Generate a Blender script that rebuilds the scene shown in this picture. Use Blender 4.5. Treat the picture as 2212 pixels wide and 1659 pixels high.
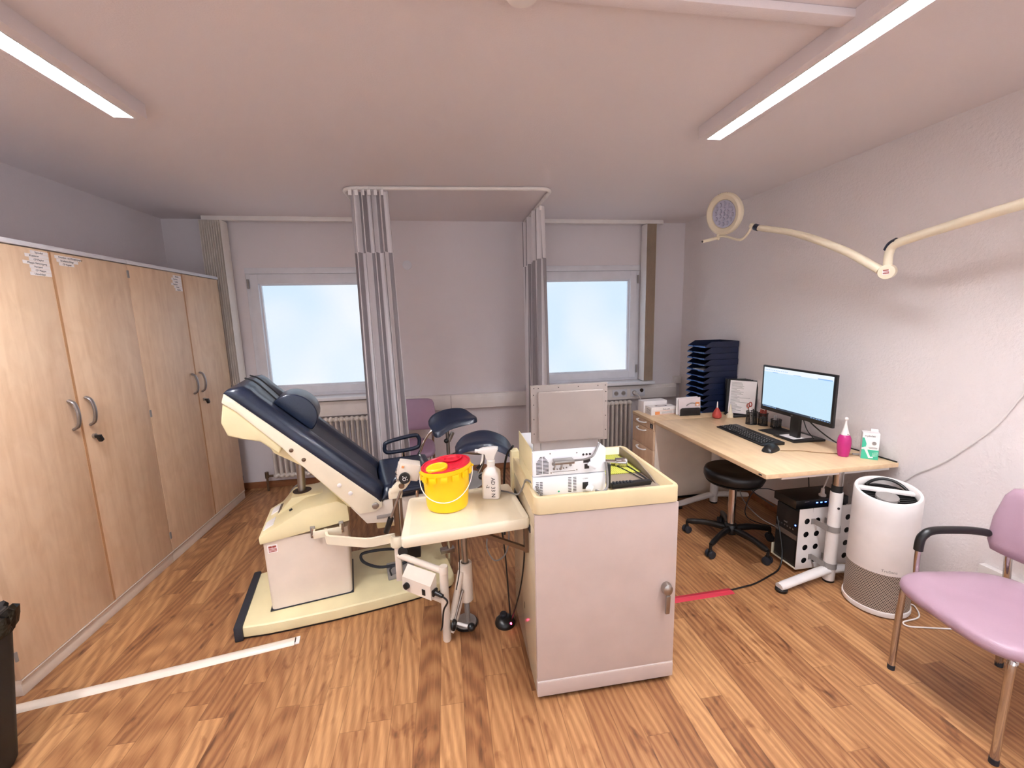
import bpy, bmesh, math, random
from mathutils import Vector, Matrix, Quaternion
random.seed(7)
R = math.radians
PI = math.pi
for o in list(bpy.data.objects):
    bpy.data.objects.remove(o)
scene = bpy.context.scene
COL = scene.collection

# ------------------------------------------------------------------ camera, world, exposure
cam_d = bpy.data.cameras.new('camera')
cam_d.sensor_width = 36.0
cam_d.sensor_fit = 'HORIZONTAL'
cam_d.lens = 909.007 / 2212 * 36.0
cam_d.clip_start = 0.02
cam = bpy.data.objects.new('camera', cam_d)
COL.objects.link(cam)
_r = Vector((0.98745635, -0.15584412, -0.025349))
_u = Vector((0.04911932, 0.15062719, 0.98736961))
_f = Vector((0.1500575, 0.97622951, -0.15639273))
cam.matrix_world = Matrix(((_r.x, _u.x, -_f.x, 0.0), (_r.y, _u.y, -_f.y, 0.0), (_r.z, _u.z, -_f.z, 1.6), (0, 0, 0, 1)))
scene.camera = cam
vs = scene.view_settings
vs.view_transform = 'Standard'
vs.look = 'None'
vs.gamma = 1.0
vs.use_curve_mapping = False
vs.exposure = 1.82
world = bpy.data.worlds.new('rear_fill')  # uniform fill light, added to enter where the rear wall is left off
scene.world = world
world.use_nodes = True
world.node_tree.nodes['Background'].inputs['Color'].default_value = (0.96, 0.96, 1.02, 1)
world.node_tree.nodes['Background'].inputs['Strength'].default_value = 0.5
LAMP_POWER = 84.0          # fluorescent tube radiance
LAMP_COLOR = (0.95, 0.985, 1.05)
PANE_POWER = 0.27          # frosted panes lit by the daylight outside
PANE_COLOR = (0.80, 0.90, 1.0)

# ------------------------------------------------------------------ materials
def lin(c):
    return tuple(((v / 255) / 12.92 if v / 255 <= 0.04045 else (((v / 255) + 0.055) / 1.055) ** 2.4) for v in c)

class NT:
    def __init__(self, name):
        self.m = bpy.data.materials.new(name)
        self.m.use_nodes = True
        self.t = self.m.node_tree
        self.b = self.t.nodes['Principled BSDF']
    def n(self, typ, **kw):
        x = self.t.nodes.new(typ)
        for k, v in kw.items():
            if k.startswith('i_'):
                x.inputs[k[2:].replace('_', ' ')].default_value = v
            else:
                setattr(x, k, v)
        return x
    def l(self, a, ao, b, bi):
        self.t.links.new(a.outputs[ao], b.inputs[bi])
    def math(self, op, a, b=None):
        x = self.t.nodes.new('ShaderNodeMath'); x.operation = op
        for i, v in enumerate((a, b)):
            if v is None: continue
            if isinstance(v, (int, float)): x.inputs[i].default_value = v
            else: self.t.links.new(v, x.inputs[i])
        return x.outputs[0]
    def bump(self, height, strength, dist=0.01):
        b = self.n('ShaderNodeBump'); b.inputs['Strength'].default_value = strength; b.inputs['Distance'].default_value = dist
        self.t.links.new(height, b.inputs['Height'])
        self.l(b, 'Normal', self.b, 'Normal')

def mat(name, c, rough=0.5, metal=0.0, bump=None, var=0.04, coat=0.0, spec=0.5, varscale=9.0, emit=None):
    k = NT(name)
    b = k.b
    b.inputs['Roughness'].default_value = rough
    b.inputs['Metallic'].default_value = metal
    b.inputs['Specular IOR Level'].default_value = spec
    b.inputs['Coat Weight'].default_value = coat
    b.inputs['Coat Roughness'].default_value = 0.1
    L = lin(c)
    tc = k.n('ShaderNodeTexCoord')
    nz = k.n('ShaderNodeTexNoise'); nz.inputs['Scale'].default_value = varscale; nz.inputs['Detail'].default_value = 3
    k.l(tc, 'Object', nz, 'Vector')
    rp = k.n('ShaderNodeValToRGB')
    rp.color_ramp.elements[0].position = 0.3; rp.color_ramp.elements[1].position = 0.7
    rp.color_ramp.elements[0].color = tuple(min(1, v * (1 - var)) for v in L) + (1,)
    rp.color_ramp.elements[1].color = tuple(min(1, v * (1 + var)) for v in L) + (1,)
    k.l(nz, 'Fac', rp, 'Fac'); k.l(rp, 'Color', b, 'Base Color')
    if bump:
        n2 = k.n('ShaderNodeTexNoise'); n2.inputs['Scale'].default_value = bump[0]; n2.inputs['Detail'].default_value = 2
        k.l(tc, 'Object', n2, 'Vector')
        k.bump(n2.outputs['Fac'], bump[1], bump[2] if len(bump) > 2 else 0.01)
    if emit:
        b.inputs['Emission Color'].default_value = lin(emit[0]) + (1,)
        b.inputs['Emission Strength'].default_value = emit[1]
    return k.m

def emis(name, color, power, base=0.8):
    k = NT(name)
    k.b.inputs['Base Color'].default_value = (base, base, base, 1)
    k.b.inputs['Emission Color'].default_value = tuple(color) + (1,)
    k.b.inputs['Emission Strength'].default_value = power
    return k.m

def wood_veneer(name, c0, c1, axis='z', rough=0.42, scale=1.0):
    """maple veneer: pale figure stretched along one axis"""
    k = NT(name)
    k.b.inputs['Roughness'].default_value = rough
    tc = k.n('ShaderNodeTexCoord')
    mp = k.n('ShaderNodeMapping')
    s = {'x': (1.2, 14, 14), 'y': (14, 1.2, 14), 'z': (14, 14, 1.2)}[axis]
    mp.inputs['Scale'].default_value = tuple(v * scale for v in s)
    k.l(tc, 'Object', mp, 'Vector')
    n1 = k.n('ShaderNodeTexNoise'); n1.inputs['Scale'].default_value = 1.6; n1.inputs['Detail'].default_value = 5; n1.inputs['Distortion'].default_value = 0.6
    k.l(mp, 'Vector', n1, 'Vector')
    mp2 = k.n('ShaderNodeMapping')
    mp2.inputs['Scale'].default_value = {'x': (4, 9, 9), 'y': (9, 4, 9), 'z': (9, 9, 5)}[axis]
    k.l(tc, 'Object', mp2, 'Vector')
    n2 = k.n('ShaderNodeTexNoise'); n2.inputs['Scale'].default_value = 1.0; n2.inputs['Detail'].default_value = 4; n2.inputs['Distortion'].default_value = 1.5
    k.l(mp2, 'Vector', n2, 'Vector')
    f = k.math('ADD', k.math('MULTIPLY', n1.outputs['Fac'], 0.6), k.math('MULTIPLY', n2.outputs['Fac'], 0.4))
    rp = k.n('ShaderNodeValToRGB')
    rp.color_ramp.elements[0].position = 0.3; rp.color_ramp.elements[1].position = 0.62
    rp.color_ramp.elements[0].color = lin(c0) + (1,); rp.color_ramp.elements[1].color = lin(c1) + (1,)
    k.t.links.new(f, rp.inputs['Fac'])
    k.l(rp, 'Color', k.b, 'Base Color')
    return k.m

def floor_material():
    k = NT('oak_plank_vinyl')
    tc = k.n('ShaderNodeTexCoord')
    sp = k.n('ShaderNodeSeparateXYZ'); k.l(tc, 'Object', sp, 'Vector')
    X, Y = sp.outputs['X'], sp.outputs['Y']
    W, Ln = 0.098, 0.92
    ix = k.math('FLOOR', k.math('DIVIDE', X, W))
    w1 = k.n('ShaderNodeTexWhiteNoise', noise_dimensions='1D'); k.t.links.new(ix, w1.inputs['W'])
    yo = k.math('ADD', Y, k.math('MULTIPLY', w1.outputs['Value'], 7.3))
    iy = k.math('FLOOR', k.math('DIVIDE', yo, Ln))
    cb = k.n('ShaderNodeCombineXYZ'); k.t.links.new(ix, cb.inputs['X']); k.t.links.new(iy, cb.inputs['Y'])
    w2 = k.n('ShaderNodeTexWhiteNoise', noise_dimensions='2D'); k.l(cb, 'Vector', w2, 'Vector')
    pid = w2.outputs['Value']
    # grain coordinates, shifted per plank
    gx = k.math('ADD', k.math('MULTIPLY', X, 19.0), k.math('MULTIPLY', pid, 91.0))
    gy = k.math('ADD', k.math('MULTIPLY', Y, 2.3), k.math('MULTIPLY', pid, 57.0))
    gc = k.n('ShaderNodeCombineXYZ'); k.t.links.new(gx, gc.inputs['X']); k.t.links.new(gy, gc.inputs['Y'])
    n1 = k.n('ShaderNodeTexNoise'); n1.inputs['Scale'].default_value = 1.0; n1.inputs['Detail'].default_value = 7; n1.inputs['Roughness'].default_value = 0.6; n1.inputs['Distortion'].default_value = 1.1
    k.l(gc, 'Vector', n1, 'Vector')
    gx2 = k.math('ADD', k.math('MULTIPLY', X, 9.0), k.math('MULTIPLY', pid, 33.0))
    gy2 = k.math('ADD', k.math('MULTIPLY', Y, 1.6), k.math('MULTIPLY', pid, 21.0))
    gc2 = k.n('ShaderNodeCombineXYZ'); k.t.links.new(gx2, gc2.inputs['X']); k.t.links.new(gy2, gc2.inputs['Y'])
    wv = k.n('ShaderNodeTexWave', wave_type='RINGS', rings_direction='SPHERICAL')
    wv.inputs['Scale'].default_value = 1.3; wv.inputs['Distortion'].default_value = 4.5; wv.inputs['Detail'].default_value = 3; wv.inputs['Detail Scale'].default_value = 1.2
    k.l(gc2, 'Vector', wv, 'Vector')
    # knots: sparse dark blotches
    kc = k.n('ShaderNodeCombineXYZ')
    k.t.links.new(k.math('ADD', k.math('MULTIPLY', X, 8.0), k.math('MULTIPLY', pid, 13.0)), kc.inputs['X'])
    k.t.links.new(k.math('ADD', k.math('MULTIPLY', Y, 3.2), k.math('MULTIPLY', pid, 5.0)), kc.inputs['Y'])
    kn = k.n('ShaderNodeTexNoise'); kn.inputs['Scale'].default_value = 1.3; kn.inputs['Detail'].default_value = 4; kn.inputs['Distortion'].default_value = 1.4
    k.l(kc, 'Vector', kn, 'Vector')
    knr = k.n('ShaderNodeValToRGB'); knr.color_ramp.elements[0].position = 0.57; knr.color_ramp.elements[1].position = 0.76
    knr.color_ramp.elements[0].color = (0, 0, 0, 1); knr.color_ramp.elements[1].color = (1, 1, 1, 1)
    k.l(kn, 'Fac', knr, 'Fac')
    fac = k.math('ADD', k.math('ADD', k.math('MULTIPLY', pid, 0.29), k.math('ADD', k.math('MULTIPLY', n1.outputs['Fac'], 0.46), 0.075)), k.math('MULTIPLY', wv.outputs['Fac'], 0.20))
    fac = k.math('SUBTRACT', fac, k.math('MULTIPLY', knr.outputs['Color'], 0.36))
    fc = k.n('ShaderNodeCombineXYZ')
    k.t.links.new(k.math('ADD', k.math('MULTIPLY', X, 150.0), k.math('MULTIPLY', pid, 71.0)), fc.inputs['X']); k.t.links.new(k.math('MULTIPLY', Y, 9.0), fc.inputs['Y'])
    fn = k.n('ShaderNodeTexNoise'); fn.inputs['Scale'].default_value = 1.0; fn.inputs['Detail'].default_value = 3
    k.l(fc, 'Vector', fn, 'Vector')
    fac = k.math('ADD', fac, k.math('MULTIPLY', k.math('SUBTRACT', fn.outputs['Fac'], 0.5), 0.32))
    rp = k.n('ShaderNodeValToRGB')
    e = rp.color_ramp.elements
    e[0].position = 0.10; e[0].color = lin((88, 54, 33)) + (1,)
    e[1].position = 0.86; e[1].color = lin((192, 146, 100)) + (1,)
    a = e.new(0.36); a.color = lin((130, 86, 54)) + (1,)
    a = e.new(0.60); a.color = lin((160, 114, 74)) + (1,)
    k.t.links.new(fac, rp.inputs['Fac'])
    # joints
    fx = k.math('FRACT', k.math('DIVIDE', X, W)); fy = k.math('FRACT', k.math('DIVIDE', yo, Ln))
    jx = k.math('MAXIMUM', k.math('LESS_THAN', fx, 0.018), k.math('GREATER_THAN', fx, 0.985))
    jy = k.math('LESS_THAN', fy, 0.0028)
    j = k.math('MULTIPLY', k.math('MAXIMUM', jx, jy), 0.38)
    mx = k.n('ShaderNodeMixRGB'); mx.inputs['Color2'].default_value = lin((70, 38, 20)) + (1,)
    k.t.links.new(j, mx.inputs['Fac']); k.l(rp, 'Color', mx, 'Color1')
    k.l(mx, 'Color', k.b, 'Base Color')
    k.b.inputs['Roughness'].default_value = 0.42
    k.b.inputs['Specular IOR Level'].default_value = 0.35
    k.bump(n1.outputs['Fac'], 0.06)
    return k.m

def woodchip(name, c, scale, strength):
    k = NT(name)
    k.b.inputs['Base Color'].default_value = lin(c) + (1,)
    k.b.inputs['Roughness'].default_value = 0.85
    k.b.inputs['Specular IOR Level'].default_value = 0.2
    tc = k.n('ShaderNodeTexCoord')
    n1 = k.n('ShaderNodeTexNoise'); n1.inputs['Scale'].default_value = scale; n1.inputs['Detail'].default_value = 3; n1.inputs['Roughness'].default_value = 0.6
    k.l(tc, 'Object', n1, 'Vector')
    k.bump(n1.outputs['Fac'], strength, 0.008)
    return k.m

def stripes():
    k = NT('striped_curtain_cloth')
    uv = k.n('ShaderNodeUVMap')
    sp = k.n('ShaderNodeSeparateXYZ'); k.l(uv, 'UV', sp, 'Vector')
    fr = k.math('FRACT', k.math('DIVIDE', sp.outputs['X'], 0.064))
    band = k.math('LESS_THAN', fr, 0.42)
    fine = k.math('FRACT', k.math('DIVIDE', sp.outputs['X'], 0.0047))
    fine = k.math('ADD', 0.80, k.math('MULTIPLY', k.math('LESS_THAN', fine, 0.55), 0.20))
    mx = k.n('ShaderNodeMixRGB'); mx.inputs['Color1'].default_value = lin((246, 241, 242)) + (1,); mx.inputs['Color2'].default_value = lin((160, 154, 157)) + (1,)
    k.t.links.new(k.math('MULTIPLY', band, fine), mx.inputs['Fac'])
    k.l(mx, 'Color', k.b, 'Base Color')
    k.b.inputs['Roughness'].default_value = 0.9
    tc = k.n('ShaderNodeTexCoord')
    n = k.n('ShaderNodeTexNoise'); n.inputs['Scale'].default_value = 14; n.inputs['Detail'].default_value = 4; n.inputs['Distortion'].default_value = 1.0
    k.l(tc, 'Object', n, 'Vector'); k.bump(n.outputs['Fac'], 0.25, 0.02)
    # a little light comes through the cloth
    tr = k.n('ShaderNodeBsdfTranslucent'); k.l(mx, 'Color', tr, 'Color')
    ms = k.n('ShaderNodeMixShader'); ms.inputs['Fac'].default_value = 0.28
    k.l(k.b, 'BSDF', ms, 1); k.l(tr, 'BSDF', ms, 2)
    k.l(ms, 'Shader', k.t.nodes['Material Output'], 'Surface')
    return k.m

def dots(name, c, hole, du, dv, rad, zc=False):
    """perforated sheet round a vertical cylinder: staggered holes by angle and height"""
    k = NT(name)
    tc = k.n('ShaderNodeTexCoord')
    sp = k.n('ShaderNodeSeparateXYZ'); k.l(tc, 'Object', sp, 'Vector')
    ang = k.math('MULTIPLY', k.math('ARCTAN2', sp.outputs['Y'], sp.outputs['X']), rad)
    v = k.math('DIVIDE', sp.outputs['Z'], dv)
    row = k.math('FLOOR', v)
    u = k.math('ADD', k.math('DIVIDE', ang, du), k.math('MULTIPLY', row, 0.5))
    a = k.math('ABSOLUTE', k.math('SUBTRACT', k.math('FRACT', u), 0.5))
    b = k.math('ABSOLUTE', k.math('SUBTRACT', k.math('FRACT', v), 0.5))
    h = k.math('LESS_THAN', k.math('ADD', a, k.math('MULTIPLY', b, 0.9)), 0.42)
    mx = k.n('ShaderNodeMixRGB'); mx.inputs['Color1'].default_value = lin(c) + (1,); mx.inputs['Color2'].default_value = lin(hole) + (1,)
    k.t.links.new(h, mx.inputs['Fac']); k.l(mx, 'Color', k.b, 'Base Color')
    k.b.inputs['Roughness'].default_value = 0.45
    return k.m

def mesh_wire(name, c, step):
    """woven black wire mesh: see-through between the wires"""
    k = NT(name)
    k.b.inputs['Base Color'].default_value = lin(c) + (1,); k.b.inputs['Roughness'].default_value = 0.4
    tc = k.n('ShaderNodeTexCoord'); sp = k.n('ShaderNodeSeparateXYZ'); k.l(tc, 'Object', sp, 'Vector')
    h = k.math('ADD', k.math('ADD', sp.outputs['X'], sp.outputs['Y']), 10.0)
    a = k.math('GREATER_THAN', k.math('FRACT', k.math('DIVIDE', k.math('ADD', h, sp.outputs['Z']), step)), 0.42)
    b = k.math('GREATER_THAN', k.math('FRACT', k.math('DIVIDE', k.math('SUBTRACT', h, sp.outputs['Z']), step)), 0.42)
    tr = k.n('ShaderNodeBsdfTransparent')
    ms = k.n('ShaderNodeMixShader'); k.t.links.new(k.math('MULTIPLY', a, b), ms.inputs['Fac'])
    k.l(k.b, 'BSDF', ms, 1); k.l(tr, 'BSDF', ms, 2)
    k.l(ms, 'Shader', k.t.nodes['Material Output'], 'Surface')
    return k.m

def green_mat():
    k = NT('green_silicone_mat')
    tc = k.n('ShaderNodeTexCoord'); sp = k.n('ShaderNodeSeparateXYZ'); k.l(tc, 'Object', sp, 'Vector')
    a = k.math('LESS_THAN', k.math('FRACT', k.math('DIVIDE', sp.outputs['X'], 0.009)), 0.45)
    b = k.math('LESS_THAN', k.math('FRACT', k.math('DIVIDE', sp.outputs['Y'], 0.018)), 0.75)
    mx = k.n('ShaderNodeMixRGB'); mx.inputs['Color1'].default_value = lin((196, 196, 84)) + (1,); mx.inputs['Color2'].default_value = lin((150, 152, 52)) + (1,)
    k.t.links.new(k.math('MULTIPLY', a, b), mx.inputs['Fac']); k.l(mx, 'Color', k.b, 'Base Color'); k.b.inputs['Roughness'].default_value = 0.6
    return k.m

M = {}
M['floor'] = floor_material()
M['wall'] = woodchip('woodchip_wall_paint', (228, 221, 223), 120, 0.22)
M['wallR'] = woodchip('coarse_woodchip_wall_paint', (236, 228, 226), 62, 0.50)
M['ceil'] = woodchip('ceiling_paint', (234, 226, 227), 150, 0.15)
M['maple'] = wood_veneer('maple_cabinet_veneer', (212, 176, 142), (232, 202, 170), 'z')
M['desk'] = wood_veneer('maple_desk_laminate', (220, 186, 144), (240, 210, 168), 'y', 0.33)
M['oak_skirt'] = wood_veneer('oak_skirting', (118, 72, 44), (150, 98, 62), 'x', 0.5)
M['edge'] = mat('maple_edge_band', (190, 142, 100), 0.5)
M['gapdark'] = mat('dark_joint', (58, 40, 28), 0.8)
M['white'] = mat('white_plastic', (238, 232, 228), 0.38)
M['frame'] = mat('white_window_frame', (226, 226, 232), 0.35)
M['sill'] = mat('white_sill_laminate', (238, 238, 242), 0.25)
M['cream'] = mat('cream_plastic', (232, 218, 172), 0.42)
M['creamlt'] = mat('pale_cream_lacquer', (236, 224, 198), 0.42)
M['lacquer'] = mat('warm_white_lacquer', (228, 214, 198), 0.38)
M['cartside'] = mat('gloss_cart_lacquer', (206, 190, 162), 0.18, coat=0.3)
M['cartdoor'] = mat('pink_white_cart_lacquer', (192, 174, 165), 0.34)
M['cartrim'] = mat('cream_cart_rim', (214, 194, 152), 0.38)
M['navy'] = mat('navy_vinyl', (22, 32, 52), 0.33, bump=(160, 0.08), coat=0.15)
M['navygrey'] = mat('grey_navy_vinyl', (48, 50, 62), 0.45, bump=(160, 0.08))  # greyer navy for the middle of the back cushion
M['black'] = mat('black_plastic', (20, 19, 20), 0.35)
M['blackmat'] = mat('matt_black', (22, 21, 21), 0.6)
M['bag'] = mat('black_bin_liner', (14, 14, 14), 0.25, bump=(30, 0.6))
M['rubber'] = mat('dark_rubber', (32, 34, 42), 0.6)
M['chrome'] = mat('chrome', (205, 200, 196), 0.14, 1.0, var=0.02)
M['steel'] = mat('brushed_steel', (170, 164, 158), 0.32, 1.0)
M['bronze'] = mat('brown_anodised_metal', (120, 100, 82), 0.35, 0.8)
M['grey'] = mat('grey_metal', (148, 142, 138), 0.45)
M['alu'] = mat('satin_aluminium', (168, 164, 164), 0.35, 0.9)
M['purple'] = mat('lilac_vinyl', (172, 141, 155), 0.42, bump=(220, 0.05), var=0.03)
M['purpledk'] = mat('mauve_vinyl', (176, 146, 170), 0.5, bump=(220, 0.05))
M['stripe'] = stripes()
M['radiator'] = mat('radiator_enamel', (228, 220, 212), 0.4)
M['blind'] = mat('blind_slat_cloth', (244, 236, 228), 0.85, bump=(200, 0.15))
M['blinddk'] = mat('tan_blind_slat_cloth', (206, 186, 164), 0.85, bump=(200, 0.15))
M['yellow'] = mat('yellow_plastic', (250, 204, 4), 0.36)
M['red'] = mat('red_plastic', (204, 20, 44), 0.32)
M['redtape'] = mat('red_tape', (182, 36, 58), 0.5)
M['rubberred'] = mat('red_rubber', (176, 62, 52), 0.55)
M['hole'] = mat('dark_opening', (40, 16, 14), 0.8)
M['bottle'] = mat('milky_plastic', (240, 232, 228), 0.35)
M['ink'] = mat('dark_ink', (52, 44, 44), 0.7)
M['inkred'] = mat('red_ink', (160, 70, 56), 0.7)
M['inkor'] = mat('orange_print', (232, 150, 90), 0.6)
M['paper'] = mat('white_paper', (246, 240, 238), 0.7)
M['paperb'] = mat('pinkish_paper', (232, 218, 218), 0.7)
M['unit'] = mat('white_enamel_unit', (244, 246, 250), 0.3)
M['panel'] = mat('grey_beige_panel', (158, 147, 140), 0.45)
M['bluetray'] = mat('navy_blue_tray_plastic', (17, 27, 54), 0.35)
M['bluelip'] = mat('blue_tray_lip', (58, 98, 160), 0.35)
M['mesh'] = mesh_wire('black_wire_mesh', (24, 22, 22), 0.0045)
M['pink'] = mat('magenta_plastic', (176, 34, 112), 0.4)
M['green'] = mat('turquoise_print', (64, 186, 150), 0.5)
M['mat'] = green_mat()
M['tray'] = mat('brown_grey_tray', (140, 124, 108), 0.45)
M['glassy'] = mat('clear_lens', (190, 188, 206), 0.12, var=0.05, coat=0.6)
M['perf'] = dots('perforated_taupe_sheet', (176, 158, 142), (54, 44, 40), 0.0105, 0.0078, 0.14)
M['cablegrey'] = mat('grey_cable', (128, 124, 122), 0.5)
M['tan'] = mat('tan_cable', (150, 108, 66), 0.5)
M['yellowed'] = mat('olive_reflector', (196, 190, 120), 0.4)
M['tube'] = emis('fluorescent_tube', LAMP_COLOR, LAMP_POWER)
M['louver'] = mat('bright_louvre', (240, 238, 236), 0.3)
M['pane'] = None
M['screen'] = None
M['ledblue'] = emis('blue_led', (0.05, 0.15, 1.0), 3.0)
M['ledred'] = emis('red_led', (1.0, 0.03, 0.12), 6.0)

def pane_material():
    k = NT('frosted_daylit_pane')
    tc = k.n('ShaderNodeTexCoord')
    n = k.n('ShaderNodeTexNoise'); n.inputs['Scale'].default_value = 1.3; n.inputs['Detail'].default_value = 1
    k.l(tc, 'Object', n, 'Vector')
    rp = k.n('ShaderNodeValToRGB')
    rp.color_ramp.elements[0].position = 0.35; rp.color_ramp.elements[1].position = 0.65
    rp.color_ramp.elements[0].color = (0.66, 0.83, 1.0, 1); rp.color_ramp.elements[1].color = (0.86, 0.92, 1.0, 1)
    k.l(n, 'Fac', rp, 'Fac'); k.l(rp, 'Color', k.b, 'Emission Color')
    k.b.inputs['Emission Strength'].default_value = PANE_POWER
    k.b.inputs['Base Color'].default_value = (0.12, 0.13, 0.14, 1)
    k.b.inputs['Roughness'].default_value = 0.6
    return k.m
M['pane'] = pane_material()
M['screen'] = emis('lit_screen', (0.60, 0.83, 1.0), 0.27, 0.02)
M['screenw'] = emis('lit_screen_toolbar', (0.86, 0.93, 1.0), 0.285, 0.02)
M['screenb'] = emis('lit_screen_blue', (0.30, 0.55, 0.95), 0.27, 0.02)
M['screend'] = emis('lit_taskbar', (0.02, 0.03, 0.05), 0.4, 0.02)

# ------------------------------------------------------------------ mesh building
def catmull(pts, n=8, closed=False):
    P = [Vector(p) for p in pts]
    out = []
    m = len(P)
    segs = m if closed else m - 1
    for i in range(segs):
        p0 = P[(i - 1) % m] if closed or i > 0 else P[0] * 2 - P[1]
        p1 = P[i]; p2 = P[(i + 1) % m]
        p3 = P[(i + 2) % m] if closed or i + 2 < m else P[-1] * 2 - P[-2]
        for j in range(n):
            t = j / n
            out.append(0.5 * ((2 * p1) + (-p0 + p2) * t + (2 * p0 - 5 * p1 + 4 * p2 - p3) * t * t + (-p0 + 3 * p1 - 3 * p2 + p3) * t ** 3))
    if not closed: out.append(P[-1])
    return out

class MB:
    def __init__(self):
        self.bm = bmesh.new()
        self.uv = None
    def _merge(self, bm, mtx=None):
        bmesh.ops.recalc_face_normals(bm, faces=bm.faces[:])
        if mtx is not None:
            bmesh.ops.transform(bm, matrix=mtx, verts=bm.verts[:])
            if mtx.determinant() < 0: bmesh.ops.reverse_faces(bm, faces=bm.faces[:])
        vm = {}
        for v in bm.verts: vm[v] = self.bm.verts.new(v.co)
        for f in bm.faces:
            try: self.bm.faces.new([vm[v] for v in f.verts])
            except ValueError: pass
        bm.free()
        return self
    def box(self, c, s, rot=None, bev=0.0, seg=2):
        bm = bmesh.new()
        bmesh.ops.create_cube(bm, size=1.0)
        bmesh.ops.scale(bm, vec=Vector(s), verts=bm.verts[:])
        if bev > 0:
            bmesh.ops.bevel(bm, geom=bm.edges[:], offset=min(bev, min(s) * 0.49), segments=seg, profile=0.6, affect='EDGES')
        m = Matrix.Translation(Vector(c))
        if rot is not None: m = m @ rot.to_4x4()
        return self._merge(bm, m)
    def bx(self, a, b, bev=0.0, seg=2):
        a = Vector(a); b = Vector(b)
        return self.box((a + b) / 2, tuple(abs(v) for v in (b - a)), None, bev, seg)
    def cyl(self, p0, p1, r0, r1=None, seg=24, bev=0.0):
        r1 = r0 if r1 is None else r1
        p0 = Vector(p0); p1 = Vector(p1); d = p1 - p0; L = d.length
        bm = bmesh.new()
        bmesh.ops.create_cone(bm, cap_ends=True, cap_tris=False, segments=seg, radius1=r0, radius2=r1, depth=L)
        if bev > 0:
            ed = [e for e in bm.edges if abs(e.verts[0].co.z - e.verts[1].co.z) < 1e-6]
            bmesh.ops.bevel(bm, geom=ed, offset=bev, segments=2, profile=0.6, affect='EDGES')
        q = Vector((0, 0, 1)).rotation_difference(d.normalized())
        return self._merge(bm, Matrix.Translation((p0 + p1) / 2) @ q.to_matrix().to_4x4())
    def tube(self, pts, r, seg=10, smooth=0, closed=False, flat=None):
        P = catmull(pts, smooth, closed) if smooth else [Vector(p) for p in pts]
        n = len(P)
        bm = bmesh.new()
        t0 = (P[1] - P[0]).normalized()
        nrm = t0.orthogonal().normalized()
        if flat: nrm = (Vector(flat[1]) - t0 * Vector(flat[1]).dot(t0)).normalized()
        rings = []
        prev = t0
        for i in range(n):
            if closed: t = (P[(i + 1) % n] - P[i - 1]).normalized()
            elif i == 0: t = t0
            elif i == n - 1: t = (P[-1] - P[-2]).normalized()
            else: t = (P[i + 1] - P[i - 1]).normalized()
            q = prev.rotation_difference(t); nrm = (q @ nrm); nrm = (nrm - t * nrm.dot(t)).normalized(); prev = t
            b = t.cross(nrm)
            rr = r[i * (len(r) - 1) // max(1, n - 1)] if isinstance(r, (list, tuple)) else r
            fl = flat[0] if flat else 1.0
            rings.append([bm.verts.new(P[i] + nrm * (rr * math.cos(2 * PI * k / seg)) + b * (rr * fl * math.sin(2 * PI * k / seg))) for k in range(seg)])
        m = n if closed else n - 1
        for i in range(m):
            A = rings[i]; B = rings[(i + 1) % n]
            for k in range(seg): bm.faces.new((A[k], A[(k + 1) % seg], B[(k + 1) % seg], B[k]))
        if not closed:
            bm.faces.new(rings[0][::-1]); bm.faces.new(rings[-1])
        return self._merge(bm)
    def lathe(self, prof, origin=(0, 0, 0), seg=40, mtx=None, cap=True):
        bm = bmesh.new()
        rings = []
        for (r, z) in prof:
            if r < 1e-6: rings.append([bm.verts.new((0, 0, z))])
            else: rings.append([bm.verts.new((r * math.cos(2 * PI * k / seg), r * math.sin(2 * PI * k / seg), z)) for k in range(seg)])
        for A, B in zip(rings, rings[1:]):
            for k in range(seg):
                k2 = (k + 1) % seg
                if len(A) == 1 and len(B) == 1: continue
                if len(A) == 1: bm.faces.new((A[0], B[k2], B[k]))
                elif len(B) == 1: bm.faces.new((A[k], A[k2], B[0]))
                else: bm.faces.new((A[k], A[k2], B[k2], B[k]))
        if cap:
            for rg in (rings[0], rings[-1]):
                if len(rg) > 2: bm.faces.new(rg)
        m = Matrix.Translation(Vector(origin))
        if mtx is not None: m = m @ mtx.to_4x4()
        return self._merge(bm, m)
    def prism(self, poly, a0, a1, plane='xz', bev=0.0, seg=2, mtx=None):
        """extrude a 2-D outline: 'xz' along y, 'xy' along z, 'yz' along x"""
        bm = bmesh.new()
        def P(p, t):
            return {'xz': (p[0], t, p[1]), 'xy': (p[0], p[1], t), 'yz': (t, p[0], p[1])}[plane]
        A = [bm.verts.new(P(p, a0)) for p in poly]; B = [bm.verts.new(P(p, a1)) for p in poly]
        n = len(poly)
        bm.faces.new(A); bm.faces.new(B)
        for i in range(n): bm.faces.new((A[i], A[(i + 1) % n], B[(i + 1) % n], B[i]))
        bmesh.ops.recalc_face_normals(bm, faces=bm.faces[:])
        if bev > 0:
            ed = [e for e in bm.edges if e.calc_face_angle(0) > R(25)]
            bmesh.ops.bevel(bm, geom=ed, offset=bev, segments=seg, profile=0.6, affect='EDGES', clamp_overlap=True)
        return self._merge(bm, mtx)
    def sphere(self, c, r, scale=(1, 1, 1), seg=24, rot=None):
        bm = bmesh.new()
        bmesh.ops.create_uvsphere(bm, u_segments=seg, v_segments=max(8, seg // 2), radius=r)
        bmesh.ops.scale(bm, vec=Vector(scale), verts=bm.verts[:])
        m = Matrix.Translation(Vector(c))
        if rot is not None: m = m @ rot.to_4x4()
        return self._merge(bm, m)
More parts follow.
